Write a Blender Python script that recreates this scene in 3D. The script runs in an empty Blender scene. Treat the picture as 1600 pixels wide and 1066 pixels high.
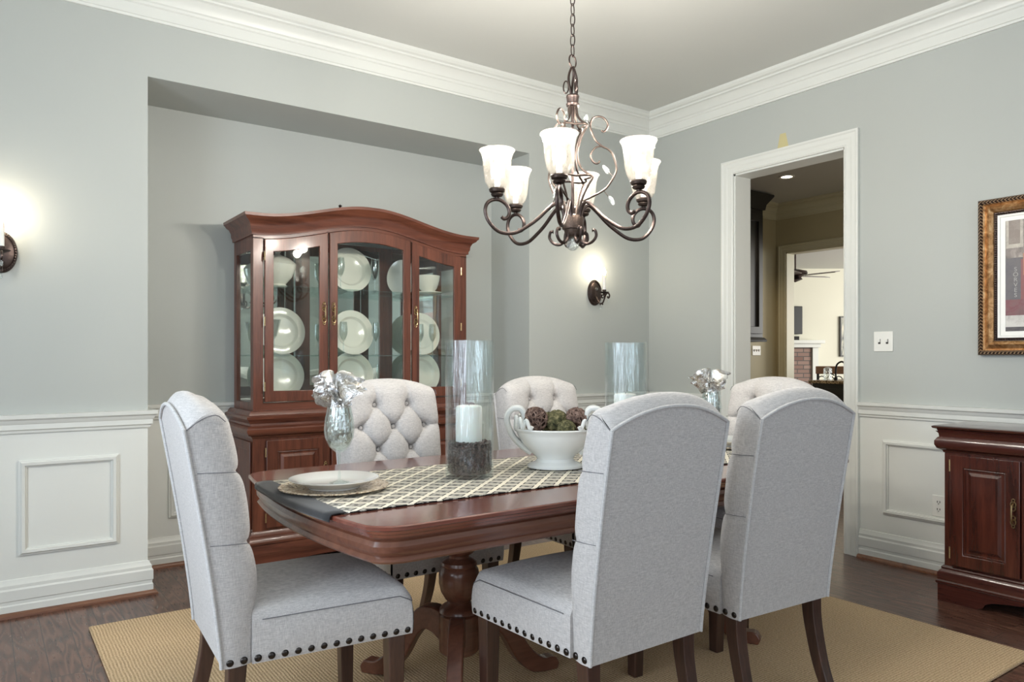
import bpy, bmesh, math, random
from mathutils import Vector, Matrix, noise
random.seed(7)
PI = math.pi
sc = bpy.context.scene
COL = sc.collection

# ------------------------------------------------------------------ camera, world, lights, exposure
FPX, HZ, CAMH = 1156.0, 559.0, 1.18
yaw = math.atan2(829.0, FPX)
cd = bpy.data.cameras.new('camera'); cam = bpy.data.objects.new('camera', cd); COL.objects.link(cam)
cam.location = (0, 0, CAMH); cam.rotation_euler = (PI/2, 0, -yaw)
cd.sensor_width = 36.0; cd.lens = FPX/1600*36.0; cd.shift_y = (HZ-533.0)/1600.0
cd.clip_start = 0.05; cd.clip_end = 60
sc.camera = cam
sc.view_settings.view_transform = 'Standard'; sc.view_settings.look = 'None'
sc.view_settings.gamma = 1.0; sc.view_settings.use_curve_mapping = False
sc.view_settings.exposure = 0.35
w = bpy.data.worlds.new('world'); sc.world = w; w.use_nodes = True
w.node_tree.nodes['Background'].inputs[0].default_value = (0.80, 0.88, 1.0, 1)
w.node_tree.nodes['Background'].inputs[1].default_value = 1.0

def area(name, loc, rot, sx, sy, power, col):
    l = bpy.data.lights.new(name, 'AREA'); l.shape = 'RECTANGLE'; l.size = sx; l.size_y = sy
    l.energy = power; l.color = col
    o = bpy.data.objects.new(name, l); COL.objects.link(o); o.location = loc; o.rotation_euler = rot
    return o
def point(name, loc, power, col, r=0.02, parent=None):
    l = bpy.data.lights.new(name, 'POINT'); l.energy = power; l.color = col; l.shadow_soft_size = r
    o = bpy.data.objects.new(name, l); COL.objects.link(o); o.location = loc; o.parent = parent
    return o
DAY = (0.80, 0.90, 1.0); WARM = (1.0, 0.80, 0.55)
REAR, LEFT = -1.3, -1.5          # planes of the two window walls behind / left of the camera
area('daylight_rear', (-.20, REAR-0.10, 1.5), (PI/2, 0, 0), 1.4, 1.9, 8, DAY)
area('daylight_rear', (2.00, REAR-0.10, 1.5), (PI/2, 0, 0), 1.6, 1.9, 12, DAY)
area('daylight_left', (LEFT-0.10, 1.75, 1.5), (PI/2, 0, -PI/2), 1.5, 1.9, 72, DAY)
area('daylight_left', (LEFT-0.10, -.20, 1.5), (PI/2, 0, -PI/2), 1.4, 1.9, 18, DAY)
# kitchen and family room daylight / can light
area('kitchen_daylight', (5.9, 1.4, 1.7), (PI/2, 0, 0), 1.6, 1.6, 14, (1, .93, .80))
cl_ = bpy.data.lights.new('can_light_lamp', 'SPOT'); cl_.energy = 40; cl_.color = WARM; cl_.spot_size = 2.2; cl_.spot_blend = .5; cl_.shadow_soft_size = .05
o = bpy.data.objects.new('can_light_lamp', cl_); COL.objects.link(o); o.location = (6.75, 4.55, 3.02)
area('family_daylight', (12.4, 3.2, 1.7), (PI/2, 0, math.radians(25)), 2.6, 2.0, 150, (1, .96, .86))

# ------------------------------------------------------------------ material helpers
MATS = {}
def srgb(r, g, b):
    def f(c):
        c /= 255.0
        return c/12.92 if c <= 0.04045 else ((c+0.055)/1.055)**2.4
    return (f(r), f(g), f(b), 1)
class T:
    def __init__(s, name):
        s.m = bpy.data.materials.new(name); s.m.use_nodes = True; s.t = s.m.node_tree
        s.n = s.t.nodes; s.b = s.n['Principled BSDF']; s.out = s.n['Material Output']
    def N(s, typ, **k):
        n = s.n.new(typ)
        for a, v in k.items(): setattr(n, a, v)
        return n
    def L(s, a, b): s.t.links.new(a, b)
    def put(s, sock, v):
        if hasattr(v, 'is_linked') or isinstance(v, bpy.types.NodeSocket): s.L(v, sock)
        else: sock.default_value = v
    def M(s, op, a, b=0.0, c=0.0, clamp=False):
        n = s.N('ShaderNodeMath', operation=op); n.use_clamp = clamp
        s.put(n.inputs[0], a); s.put(n.inputs[1], b); s.put(n.inputs[2], c)
        return n.outputs[0]
    def mix(s, f, a, b):
        n = s.N('ShaderNodeMix', data_type='RGBA'); s.put(n.inputs[0], f); s.put(n.inputs[6], a); s.put(n.inputs[7], b)
        return n.outputs[2]
    def coord(s, kind='Object', scale=(1,1,1), rot=(0,0,0)):
        tc = s.N('ShaderNodeTexCoord'); mp = s.N('ShaderNodeMapping')
        s.L(tc.outputs[kind], mp.inputs[0]); mp.inputs['Scale'].default_value = scale; mp.inputs['Rotation'].default_value = rot
        return mp.outputs[0]
    def noise(s, vec, scale, detail=3, rough=.5, dist=0):
        n = s.N('ShaderNodeTexNoise'); s.L(vec, n.inputs['Vector']); n.inputs['Scale'].default_value = scale
        n.inputs['Detail'].default_value = detail; n.inputs['Roughness'].default_value = rough; n.inputs['Distortion'].default_value = dist
        return n.outputs[0]
    def ramp(s, f, stops):
        n = s.N('ShaderNodeValToRGB'); s.L(f, n.inputs[0]); e = n.color_ramp.elements
        e[0].position, e[0].color = stops[0]; e[1].position, e[1].color = stops[-1]
        for p, c in stops[1:-1]:
            x = e.new(p); x.color = c
        return n.outputs[0]
    def bump(s, h, strength=.3, dist=.01):
        n = s.N('ShaderNodeBump'); s.L(h, n.inputs['Height']); n.inputs['Strength'].default_value = strength; n.inputs['Distance'].default_value = dist
        s.L(n.outputs[0], s.b.inputs['Normal']); return n
    def base(s, c=None, rough=.5, metal=0.0, coat=0.0):
        if c is not None: s.put(s.b.inputs['Base Color'], c)
        s.put(s.b.inputs['Roughness'], rough); s.b.inputs['Metallic'].default_value = metal
        s.b.inputs['Coat Weight'].default_value = coat; s.b.inputs['Coat Roughness'].default_value = .12
        return s

def paint(name, c, rough=.6, amp=.03):
    t = T(name); v = t.coord(); n = t.noise(v, 60, 4)
    lo = tuple(x*(1-amp) for x in c[:3])+(1,)
    t.base(t.mix(t.noise(v, 2.5, 2), c, lo), rough); t.bump(n, .06, .002); return t.m
def wood(name, c1, c2, axis='x', rough=.28, coat=.5, fine=1.0, scale=1.0):
    t = T(name)
    s = {'x': (1.2, 14, 14), 'y': (14, 1.2, 14), 'z': (14, 14, 1.2)}[axis]
    s = tuple(a*scale for a in s)
    v = t.coord('Object', s)
    a = t.noise(v, 1.6, 5, .6, .8); b = t.noise(v, 9*fine, 3, .6)
    f = t.M('ADD', t.M('MULTIPLY', a, .75), t.M('MULTIPLY', b, .25))
    c = t.ramp(f, [(.32, c1), (.5, tuple((c1[i]+c2[i])/2 for i in range(3))+(1,)), (.68, c2)])
    t.base(c, rough, 0, coat); t.bump(b, .08, .002); return t.m
def metal(name, c, rough=.3, bump=0.0, scale=80, c2=None):
    t = T(name); v = t.coord()
    n = t.noise(v, scale, 3)
    t.base(t.mix(n, c, c2 or c), rough, 1.0)
    if bump: t.bump(n, bump, .002)
    return t.m
def clear_glass(name, tint=(.96, .99, .98, 1), gloss=.10, wavy=0.0, edge=.55, vec=(1,1,1)):
    t = T(name); t.n.remove(t.b)
    tr = t.N('ShaderNodeBsdfTransparent'); tr.inputs[0].default_value = tint
    gl = t.N('ShaderNodeBsdfGlossy'); gl.inputs['Roughness'].default_value = .02; gl.inputs[0].default_value = (.95, .98, 1, 1)
    lw = t.N('ShaderNodeLayerWeight'); lw.inputs[0].default_value = .25
    if wavy:
        bn = t.N('ShaderNodeBump'); bn.inputs['Strength'].default_value = wavy; bn.inputs['Distance'].default_value = .02
        t.L(t.noise(t.coord('Object', vec), 4, 3, .55, 1.2), bn.inputs['Height'])
        t.L(bn.outputs[0], gl.inputs['Normal']); t.L(bn.outputs[0], lw.inputs['Normal'])
    f = t.M('ADD', t.M('MULTIPLY', t.M('POWER', lw.outputs['Facing'], 2.2), edge), gloss, clamp=True)
    mx = t.N('ShaderNodeMixShader'); t.L(f, mx.inputs[0]); t.L(tr.outputs[0], mx.inputs[1]); t.L(gl.outputs[0], mx.inputs[2])
    t.L(mx.outputs[0], t.out.inputs[0]); return t.m
def glow(name, c, strength):
    t = T(name); t.base(c, .5); t.b.inputs['Emission Color'].default_value = c; t.b.inputs['Emission Strength'].default_value = strength
    return t.m

WALLC, TRIMC = srgb(176, 184, 186), srgb(220, 222, 217)
def wall_mat(name, up, lo=None, stain=False):
    t = T(name); g = t.N('ShaderNodeNewGeometry'); sp = t.N('ShaderNodeSeparateXYZ'); t.L(g.outputs['Position'], sp.inputs[0])
    n = t.noise(g.outputs['Position'], 2.2, 2)
    c = t.mix(n, up, tuple(x*.96 for x in up[:3])+(1,))
    if stain:   # small yellow filler patch above the door casing
        z = sp.outputs[2]; y = sp.outputs[1]
        hw = t.M('MULTIPLY', t.M('SUBTRACT', 2.69, z), .22)
        m = t.M('MULTIPLY', t.M('LESS_THAN', t.M('ABSOLUTE', t.M('SUBTRACT', y, 2.885)), t.M('ADD', hw, .010)),
                t.M('LESS_THAN', z, 2.64))
        c = t.mix(m, c, srgb(196, 186, 140))
    if lo is not None:
        c = t.mix(t.M('LESS_THAN', sp.outputs[2], .90), c, lo)
    t.base(c, .62); t.bump(t.noise(g.outputs['Position'], 90, 3), .05, .002)
    return t.m
WALLC = srgb(180, 184, 180)
M_wall = wall_mat('wall_paint', WALLC, TRIMC); M_wallr = wall_mat('wall_paint_right', WALLC, TRIMC, True)
M_trim = paint('trim_paint', TRIMC, .38, .01)
M_ceil = paint('ceiling_paint', srgb(206, 207, 202), .7, .02)
M_beige = paint('kitchen_wall_paint', srgb(176, 166, 134), .6)
M_cream = paint('family_wall_paint', srgb(222, 220, 204), .6)
M_btrim = paint('kitchen_trim_paint', srgb(196, 190, 162), .45)
M_cherry = wood('cherry_wood', srgb(66, 34, 24), srgb(118, 68, 50), 'z', .36, .25)
M_cherryx = wood('cherry_wood_horizontal', srgb(68, 35, 26), srgb(120, 70, 52), 'x', .34, .3)
M_table = wood('table_cherry', srgb(98, 52, 42), srgb(128, 74, 60), 'x', .16, .7)
M_apron = wood('table_apron_cherry', srgb(84, 48, 36), srgb(120, 78, 60), 'x', .3, .35)
M_side = wood('sideboard_mahogany', srgb(44, 18, 13), srgb(92, 44, 32), 'z', .25, .6)
M_sidey = wood('sideboard_mahogany_horizontal', srgb(48, 20, 16), srgb(84, 42, 34), 'y', .22, .6)
M_walnut = wood('dark_walnut', srgb(40, 24, 20), srgb(82, 56, 46), 'z', .35, .3)
M_brass = metal('antique_brass', srgb(214, 190, 146), .32, .3, 120, srgb(140, 116, 80))
M_bronze = metal('aged_bronze', srgb(96, 84, 80), .38, .3, 60, srgb(54, 46, 44))
M_bronze2 = metal('brushed_bronze', srgb(90, 80, 74), .45, .4, 90, srgb(54, 46, 43))
M_nail = metal('nail_bronze', srgb(66, 62, 60), .28)
M_black = T('black_metal').base(srgb(24, 22, 22), .4, .6).m
M_ebony = paint('ebony_cabinet', srgb(38, 38, 38), .4)
M_white = T('white_glaze').base(srgb(232, 234, 232), .12, 0, .5).m
M_ivory = T('ivory_china').base(srgb(236, 234, 222), .15, 0, .5).m
M_wax = T('white_wax').base(srgb(240, 240, 236), .45).m; M_wax.node_tree.nodes['Principled BSDF'].inputs['Subsurface Weight'].default_value = .15
M_plast = T('white_plastic').base(srgb(232, 232, 226), .35).m
M_dark = T('dark_slot').base(srgb(60, 58, 54), .5).m
M_glass = clear_glass('cabinet_glass', (.97, .99, .98, 1), .05, 0, .35)
M_shelf = clear_glass('shelf_glass', (.90, .97, .95, 1), .12, 0, .5)
M_stem = clear_glass('stemware_glass', (.93, .96, .95, 1), .10, 0, .85)
M_vase = clear_glass('vase_glass', (.94, .965, .965, 1), .05, .5, .75, (7, 7, .6))
M_crystal = clear_glass('crystal', (.90, .92, .90, 1), .30, .6, .9, (30, 30, 30))
t = T('mirror'); t.base(srgb(222, 232, 228), .02, 1.0); M_mirror = t.m
M_bulb = glow('lit_bulb', (1, .93, .82, 1), 5)
M_flame = glow('lit_candle_bulb', (1, .88, .66, 1), 60)
M_can = glow('can_light_glow', (1, .90, .70, 1), 9)

t = T('frosted_shade'); t.n.remove(t.b); v = t.coord()      # mottled glass that lets the bulb through
n = t.noise(v, 26, 4, .65, .6)
tl = t.N('ShaderNodeBsdfTranslucent'); tl.inputs[0].default_value = (.23, .222, .2, 1)
df = t.N('ShaderNodeBsdfDiffuse'); df.inputs[0].default_value = (.23, .222, .2, 1)
tr = t.N('ShaderNodeBsdfTransparent'); gl = t.N('ShaderNodeBsdfGlossy'); gl.inputs['Roughness'].default_value = .08
m1 = t.N('ShaderNodeMixShader'); m1.inputs[0].default_value = .35; t.L(tl.outputs[0], m1.inputs[1]); t.L(df.outputs[0], m1.inputs[2])
m2 = t.N('ShaderNodeMixShader'); t.L(t.ramp(n, [(.35, (.35,)*3+(1,)), (.65, (.75,)*3+(1,))]), m2.inputs[0]); t.L(m1.outputs[0], m2.inputs[1]); t.L(tr.outputs[0], m2.inputs[2])
m3 = t.N('ShaderNodeMixShader'); m3.inputs[0].default_value = .06; t.L(m2.outputs[0], m3.inputs[1]); t.L(gl.outputs[0], m3.inputs[2])
t.L(m3.outputs[0], t.out.inputs[0]); M_shade = t.m

def linen(name, c1, c2):
    t = T(name); v = t.coord()
    a = t.N('ShaderNodeTexNoise'); t.L(t.coord('Object', (40, 40, 420)), a.inputs['Vector']); a.inputs['Scale'].default_value = 1.6; a.inputs['Detail'].default_value = 3
    b = t.N('ShaderNodeTexNoise'); t.L(t.coord('Object', (420, 420, 40)), b.inputs['Vector']); b.inputs['Scale'].default_value = 1.6; b.inputs['Detail'].default_value = 3
    f = t.M('MULTIPLY', t.M('ADD', a.outputs[0], b.outputs[0]), .5)
    c = t.ramp(f, [(.36, c1), (.64, c2)])
    t.base(c, .85); t.b.inputs['Sheen Weight'].default_value = .25; t.bump(f, .35, .003)
    return t.m
M_linen = linen('grey_linen', srgb(166, 164, 164), srgb(208, 205, 203))
M_pipe = linen('linen_piping', srgb(172, 172, 173), srgb(206, 205, 204))
M_seam = T('seam_shadow').base(srgb(112, 112, 116), .9).m

t = T('oak_floor'); v = t.coord('Object', (1, 1, 1), (0, 0, PI/2))
br = t.N('ShaderNodeTexBrick'); t.L(v, br.inputs['Vector']); br.offset = .37; br.inputs['Scale'].default_value = 1.0
br.inputs['Brick Width'].default_value = 1.35; br.inputs['Row Height'].default_value = .105; br.inputs['Mortar Size'].default_value = .0016
br.inputs['Color1'].default_value = (0, 0, 0, 1); br.inputs['Color2'].default_value = (1, 1, 1, 1); br.inputs['Mortar'].default_value = (.5, .5, .5, 1)
br.inputs['Mortar Smooth'].default_value = 0; br.inputs['Bias'].default_value = 0
vm = t.N('ShaderNodeVectorMath', operation='ADD'); t.L(t.coord('Object', (9, 1.1, 9)), vm.inputs[0]); 
sc3 = t.N('ShaderNodeVectorMath', operation='SCALE'); t.L(br.outputs[0], sc3.inputs[0]); sc3.inputs[3].default_value = 17.0; t.L(sc3.outputs[0], vm.inputs[1])
big = t.noise(vm.outputs[0], 1.1, 2, .5, .3)
rings = t.M('SINE', t.M('MULTIPLY', big, 75)); rings = t.M('MULTIPLY', t.M('ADD', rings, 1), .5)
fine = t.noise(vm.outputs[0], 14, 4, .6)
f = t.M('ADD', t.M('MULTIPLY', t.M('POWER', rings, 1.6), .45), t.M('MULTIPLY', fine, .55))
c = t.ramp(f, [(.18, srgb(52, 31, 24)), (.45, srgb(98, 66, 53)), (.85, srgb(124, 90, 74))])
c = t.mix(t.M('MULTIPLY', br.outputs[0], .45), c, srgb(84, 56, 46))
c = t.mix(br.outputs['Fac'], c, srgb(30, 20, 18))
t.base(c, t.M('ADD', .22, t.M('MULTIPLY', fine, .14)), 0, .25); t.bump(t.M('SUBTRACT', f, t.M('MULTIPLY', br.outputs['Fac'], 2)), .12, .003); M_floor = t.m

t = T('sisal'); v = t.coord(); sp = t.N('ShaderNodeSeparateXYZ'); t.L(v, sp.inputs[0])
wob = t.M('MULTIPLY', t.noise(v, 14, 2), .008)
sx = t.M('SINE', t.M('MULTIPLY', t.M('ADD', sp.outputs[0], wob), 2*PI/.012)); sy = t.M('SINE', t.M('MULTIPLY', t.M('ADD', sp.outputs[1], wob), 2*PI/.011))
h = t.M('ADD', t.M('MULTIPLY', t.M('ADD', t.M('MULTIPLY', sx, .7), t.M('MULTIPLY', sy, .5)), .45), .5)
n = t.noise(v, 160, 3)
f = t.M('ADD', t.M('MULTIPLY', h, .34), t.M('MULTIPLY', n, .66))
c = t.ramp(f, [(.25, srgb(140, 114, 84)), (.5, srgb(200, 172, 134)), (.75, srgb(232, 208, 172))])
t.base(c, .9); t.bump(f, .6, .006); M_rug = t.m

t = T('runner_weave'); v = t.coord(); sp = t.N('ShaderNodeSeparateXYZ'); t.L(v, sp.inputs[0])
u = t.M('DIVIDE', sp.outputs[0], .088); vv = t.M('DIVIDE', sp.outputs[1], .078)
def tri(x): return t.M('ABSOLUTE', t.M('SUBTRACT', t.M('FRACT', t.M('ADD', x, 50.0)), .5))
a = tri(t.M('ADD', u, vv)); b = tri(t.M('SUBTRACT', u, vv))       # 0 at cell centre, .5 on the lattice
mx = t.M('MAXIMUM', a, b)
cord = t.M('GREATER_THAN', mx, .375)
outl = t.M('MULTIPLY', t.M('GREATER_THAN', mx, .30), t.M('LESS_THAN', mx, .375))
dia = t.M('LESS_THAN', mx, .10)
stripe = t.M('GREATER_THAN', t.M('SINE', t.M('MULTIPLY', mx, 60)), .55)
dash = t.M('GREATER_THAN', t.noise(t.coord('Object', (200, 60, 60)), 1, 2), .40)
c = t.mix(t.M('MULTIPLY', stripe, .45), srgb(176, 172, 162), srgb(50, 47, 45))
c = t.mix(cord, c, srgb(232, 225, 208)); c = t.mix(t.M('MULTIPLY', outl, dash), c, srgb(34, 32, 32)); c = t.mix(dia, c, srgb(30, 28, 28))
edge = t.M('GREATER_THAN', t.M('ABSOLUTE', sp.outputs[1]), .312)
c = t.mix(t.M('MULTIPLY', edge, t.M('GREATER_THAN', t.M('SINE', t.M('MULTIPLY', sp.outputs[0], 130)), -.2)), c, srgb(30, 28, 28))
t.base(c, .9); t.bump(t.M('ADD', cord, t.M('MULTIPLY', t.noise(v, 300, 2), .5)), .4, .004); M_runner = t.m
M_band = linen('black_band_cloth', srgb(22, 23, 26), srgb(40, 42, 46))

t = T('silver_foil'); v = t.coord(); n = t.noise(v, 30, 4, .7, 1.0)
t.base(t.ramp(n, [(.3, srgb(150, 140, 120)), (.6, srgb(230, 232, 235))]), .18, .9); t.bump(n, .5, .01); M_foil = t.m
t = T('moss'); v = t.coord(); n = t.noise(v, 55, 5, .7)
t.base(t.ramp(n, [(.35, srgb(44, 44, 28)), (.52, srgb(96, 94, 62)), (.70, srgb(156, 144, 108))]), .95); t.bump(n, 1, .01); M_moss = t.m
t = T('twig'); v = t.coord(); t.base(t.ramp(t.noise(v, 60, 3), [(.35, srgb(70, 46, 40)), (.65, srgb(150, 124, 112))]), .8); M_twig = t.m
t = T('coffee_bean'); v = t.coord(); t.base(t.ramp(t.noise(v, 70, 3), [(.3, srgb(36, 24, 22)), (.7, srgb(92, 70, 64))]), .35, 0, .2); M_bean = t.m
t = T('charger_glass'); v = t.coord(); n = t.noise(v, 60, 4, .7, 1.5)
t.base(t.ramp(n, [(.38, srgb(110, 88, 70)), (.5, srgb(216, 198, 172)), (.62, srgb(245, 236, 220))]), .25, .25); t.bump(n, .4, .004); M_charger = t.m
t = T('gold_leaf_frame'); v = t.coord(); n = t.noise(v, 18, 5, .7, 1)
t.base(t.ramp(n, [(.3, srgb(92, 62, 40)), (.5, srgb(186, 140, 92)), (.72, srgb(232, 202, 158))]), .38, .75); t.bump(t.noise(v, 70, 4), .5, .004); M_gold = t.m
t = T('dark_rope_frame'); v = t.coord('Object'); sp = t.N('ShaderNodeSeparateXYZ'); t.L(v, sp.inputs[0])
s_ = t.M('SINE', t.M('MULTIPLY', t.M('ADD', t.M('ADD', sp.outputs[1], sp.outputs[2]), t.M('MULTIPLY', sp.outputs[0], 2)), 2*PI/.017))
t.base(t.mix(t.M('GREATER_THAN', s_, .25), srgb(52, 38, 32), srgb(170, 142, 112)), .4, .5); t.bump(s_, .8, .004); M_rope = t.m
t = T('brick'); v = t.coord('Object', (1, 1, 1), (PI/2, 0, 0)); br = t.N('ShaderNodeTexBrick'); t.L(v, br.inputs['Vector']); br.inputs['Scale'].default_value = 1
br.inputs['Brick Width'].default_value = .22; br.inputs['Row Height'].default_value = .075; br.inputs['Mortar Size'].default_value = .008
br.inputs['Color1'].default_value = srgb(128, 100, 92); br.inputs['Color2'].default_value = srgb(160, 136, 126); br.inputs['Mortar'].default_value = srgb(96, 92, 90)
t.base(br.outputs[0], .85); M_brick = t.m
t = T('granite'); v = t.coord(); t.base(t.ramp(t.noise(v, 60, 4), [(.4, srgb(80, 64, 50)), (.6, srgb(170, 150, 120))]), .2); M_granite = t.m
t = T('birch_painting'); v = t.coord('Generated'); n = t.noise(t.coord('Generated', (6, 1, 1.2)), 3, 4)
t.base(t.ramp(n, [(.38, srgb(70, 74, 80)), (.5, srgb(170, 172, 164)), (.62, srgb(222, 216, 198))]), .6); M_birch = t.m
# town-scene painting: plain blocks of dusty colour (grey wall, red door and band, pale foreground)
t = T('town_painting'); v = t.coord('Object'); sp = t.N('ShaderNodeSeparateXYZ'); t.L(v, sp.inputs[0])
z, y = sp.outputs[2], sp.outputs[1]; n = t.noise(v, 14, 5, .7, .6)
c = t.ramp(n, [(.3, srgb(92, 86, 84)), (.55, srgb(150, 140, 134)), (.75, srgb(196, 186, 174))])
def rect(c, y0, y1, z0, z1, col, k=.85):
    m = t.M('MULTIPLY', t.M('MULTIPLY', t.M('GREATER_THAN', y, y0), t.M('LESS_THAN', y, y1)), t.M('MULTIPLY', t.M('GREATER_THAN', z, z0), t.M('LESS_THAN', z, z1)))
    return t.mix(t.M('MULTIPLY', m, t.M('MULTIPLY', n, k*2, clamp=True)), c, col)
c = rect(c, .262, .338, .14, .30, srgb(206, 200, 186), .6); c = rect(c, .275, .326, .16, .285, srgb(140, 128, 120))
c = rect(c, .10, .342, -.12, .09, srgb(96, 94, 100)); c = rect(c, -.15, .272, -.12, .08, srgb(140, 84, 84)); c = rect(c, -.10, .262, .0, .11, srgb(186, 122, 96))
c = rect(c, -.34, .342, -.20, -.12, srgb(124, 74, 80)); c = rect(c, -.34, .342, -.258, -.20, srgb(216, 214, 208)); c = rect(c, -.34, .342, -.29, -.258, srgb(80, 78, 82))
c = rect(c, -.28, -.18, -.12, .16, srgb(206, 196, 178)); t.base(c, .5); M_town = t.m

M_letter = T('faint_lettering').base(srgb(170, 168, 164), .6).m
# ------------------------------------------------------------------ mesh helpers
class MB:
    def __init__(s): s.v = []; s.f = []
    def add(s, vs, fs):
        o = len(s.v); s.v += [tuple(p) for p in vs]; s.f += [tuple(i+o for i in f) for f in fs]; return s
    def box(s, a, b):
        x0, y0, z0 = a; x1, y1, z1 = b
        return s.add([(x0,y0,z0),(x1,y0,z0),(x1,y1,z0),(x0,y1,z0),(x0,y0,z1),(x1,y0,z1),(x1,y1,z1),(x0,y1,z1)],
                     [(0,3,2,1),(4,5,6,7),(0,1,5,4),(1,2,6,5),(2,3,7,6),(3,0,4,7)])
    def prism(s, poly, mapf):       # poly 2D, mapf(p, k) k=0/1 -> 3D
        n = len(poly); vs = [mapf(p, 0) for p in poly]+[mapf(p, 1) for p in poly]
        fs = [tuple(range(n))[::-1], tuple(range(n, 2*n))]+[(i, (i+1) % n, n+(i+1) % n, n+i) for i in range(n)]
        return s.add(vs, fs)
    def ring(s, outer, inner, mapf):
        n = len(outer); vs = [mapf(p, k) for k in (0, 1) for q in (outer, inner) for p in q]
        fs = []
        for i in range(n):
            j = (i+1) % n
            fs += [(i, j, n+j, n+i), (2*n+i, 3*n+i, 3*n+j, 2*n+j), (i, 2*n+i, 2*n+j, j), (n+i, n+j, 3*n+j, 3*n+i)]
        return s.add(vs, fs)
    def grid(s, rows, closed_u=False, closed_v=False, cap=False):
        nv, nu = len(rows), len(rows[0]); vs = [p for r in rows for p in r]; fs = []
        for i in range(nv if closed_v else nv-1):
            for j in range(nu if closed_u else nu-1):
                a, b = (i+1) % nv, (j+1) % nu
                fs.append((i*nu+j, i*nu+b, a*nu+b, a*nu+j))
        if cap: fs += [tuple(range(nu))[::-1], tuple((nv-1)*nu+j for j in range(nu))]
        return s.add(vs, fs)
    def lathe(s, prof, n=32, c=(0, 0, 0), cap=False, sx=1, sy=1):
        rows = [[(c[0]+r*sx*math.cos(2*PI*k/n), c[1]+r*sy*math.sin(2*PI*k/n), c[2]+z) for k in range(n)] for r, z in prof]
        return s.grid(rows, closed_u=True, cap=cap)
    def tube(s, path, r, n=8, closed=False, cap=True):
        P = [Vector(p) for p in path]; m = len(P); rr = r if isinstance(r, (list, tuple)) else [r]*m
        rows = []; up = None
        for i in range(m):
            if closed: d = P[(i+1) % m]-P[i-1]
            else: d = P[min(i+1, m-1)]-P[max(i-1, 0)]
            if d.length < 1e-9: d = Vector((0, 0, 1))
            d.normalize()
            if up is None:
                up = Vector((0, 0, 1)) if abs(d.z) < .9 else Vector((1, 0, 0))
            up = up-d*up.dot(d)
            if up.length < 1e-6: up = d.orthogonal()
            up.normalize(); q = d.cross(up)
            rows.append([tuple(P[i]+(up*math.cos(2*PI*k/n)+q*math.sin(2*PI*k/n))*rr[i]) for k in range(n)])
        return s.grid(rows, closed_u=True, closed_v=closed, cap=(cap and not closed))
    def ball(s, c, r, nu=14, nv=9, sc_=(1, 1, 1), fn=None):
        rows = []
        for i in range(nv+1):
            th = PI*i/nv; row = []
            for j in range(nu):
                ph = 2*PI*j/nu; d = Vector((math.sin(th)*math.cos(ph), math.sin(th)*math.sin(ph), math.cos(th)))
                k = r*(fn(d) if fn else 1); row.append((c[0]+d.x*k*sc_[0], c[1]+d.y*k*sc_[1], c[2]+d.z*k*sc_[2]))
            rows.append(row)
        return s.grid(rows, closed_u=True)
    def xf(s, M): s.v = [tuple(M @ Vector(p)) for p in s.v]; return s

def sweep(path, prof, closed=False, O=(0,0,0), U=(1,0,0), V=(0,1,0), N=(0,0,1), hh=None, side=1, mb=None):
    """profile (o,h) swept along a 2D path with mitred corners; o>0 is to the right of travel"""
    O, U, V, N = map(Vector, (O, U, V, N)); P = [Vector(p) for p in path]; m = len(P); rows = []
    for i in range(m):
        def nrm(a, b):
            d = (b-a).normalized(); return Vector((d.y, -d.x))*side
        if closed: n1, n2 = nrm(P[i-1], P[i]), nrm(P[i], P[(i+1) % m])
        else:
            n1 = nrm(P[i-1], P[i]) if i else nrm(P[0], P[1]); n2 = nrm(P[i], P[i+1]) if i < m-1 else n1
        b = n1+n2; b = b/(b.dot(n1)) if b.length > 1e-6 else n1
        row = []
        for o, h in prof:
            q = P[i]+b*o; row.append(tuple(O+U*q.x+V*q.y+N*(h+(hh[i] if hh else 0))))
        rows.append(row)
    mb = mb or MB(); mb.grid(rows, closed_u=True, closed_v=closed, cap=not closed); return mb

def build(name, mb, mat, parent=None, loc=None, rot=None, smooth=35, bevel=0.0, seg=2):
    me = bpy.data.meshes.new(name); me.from_pydata(mb.v, [], mb.f); me.update()
    bm = bmesh.new(); bm.from_mesh(me); bmesh.ops.remove_doubles(bm, verts=bm.verts, dist=1e-6)
    bmesh.ops.recalc_face_normals(bm, faces=bm.faces); bm.to_mesh(me); bm.free()
    if smooth:
        me.shade_smooth(); me.set_sharp_from_angle(angle=math.radians(smooth))
    o = bpy.data.objects.new(name, me); COL.objects.link(o); me.materials.append(mat)
    if parent is not None: o.parent = parent
    if loc is not None: o.location = loc
    if rot is not None: o.rotation_euler = rot
    if bevel:
        b = o.modifiers.new('bevel', 'BEVEL'); b.width = bevel; b.segments = seg; b.limit_method = 'ANGLE'; b.angle_limit = math.radians(40)
    return o
def thing(name, label, cat, loc=(0,0,0), rz=0, group=None):
    o = bpy.data.objects.new(name, None); COL.objects.link(o); o.location = loc; o.rotation_euler = (0, 0, rz)
    o.empty_display_size = .1
    return tag(o, label, cat, group)
def tag(o, label, cat, group=None):
    o['label'] = label; o['category'] = cat
    if group: o['group'] = group
    return o
def struct(name, mb, mat, **k):
    k.setdefault('smooth', 16)
    o = build(name, mb, mat, **k); o['kind'] = 'structure'; return o
def copy_tree(o, parent=None):
    c = o.copy(); COL.objects.link(c)
    if parent is not None: c.parent = parent; c.matrix_parent_inverse = o.matrix_parent_inverse
    for ch in list(o.children): copy_tree(ch, c)
    return c
def dup(root, loc, rz, label, group=None):
    c = copy_tree(root); c.location = loc; c.rotation_euler = (0, 0, rz); c['label'] = label
    if group: c['group'] = group
    return c
def instance(o, parent, loc, rot=None):
    c = o.copy(); COL.objects.link(c); c.parent = parent; c.location = loc
    if rot: c.rotation_euler = rot
    return c
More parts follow.
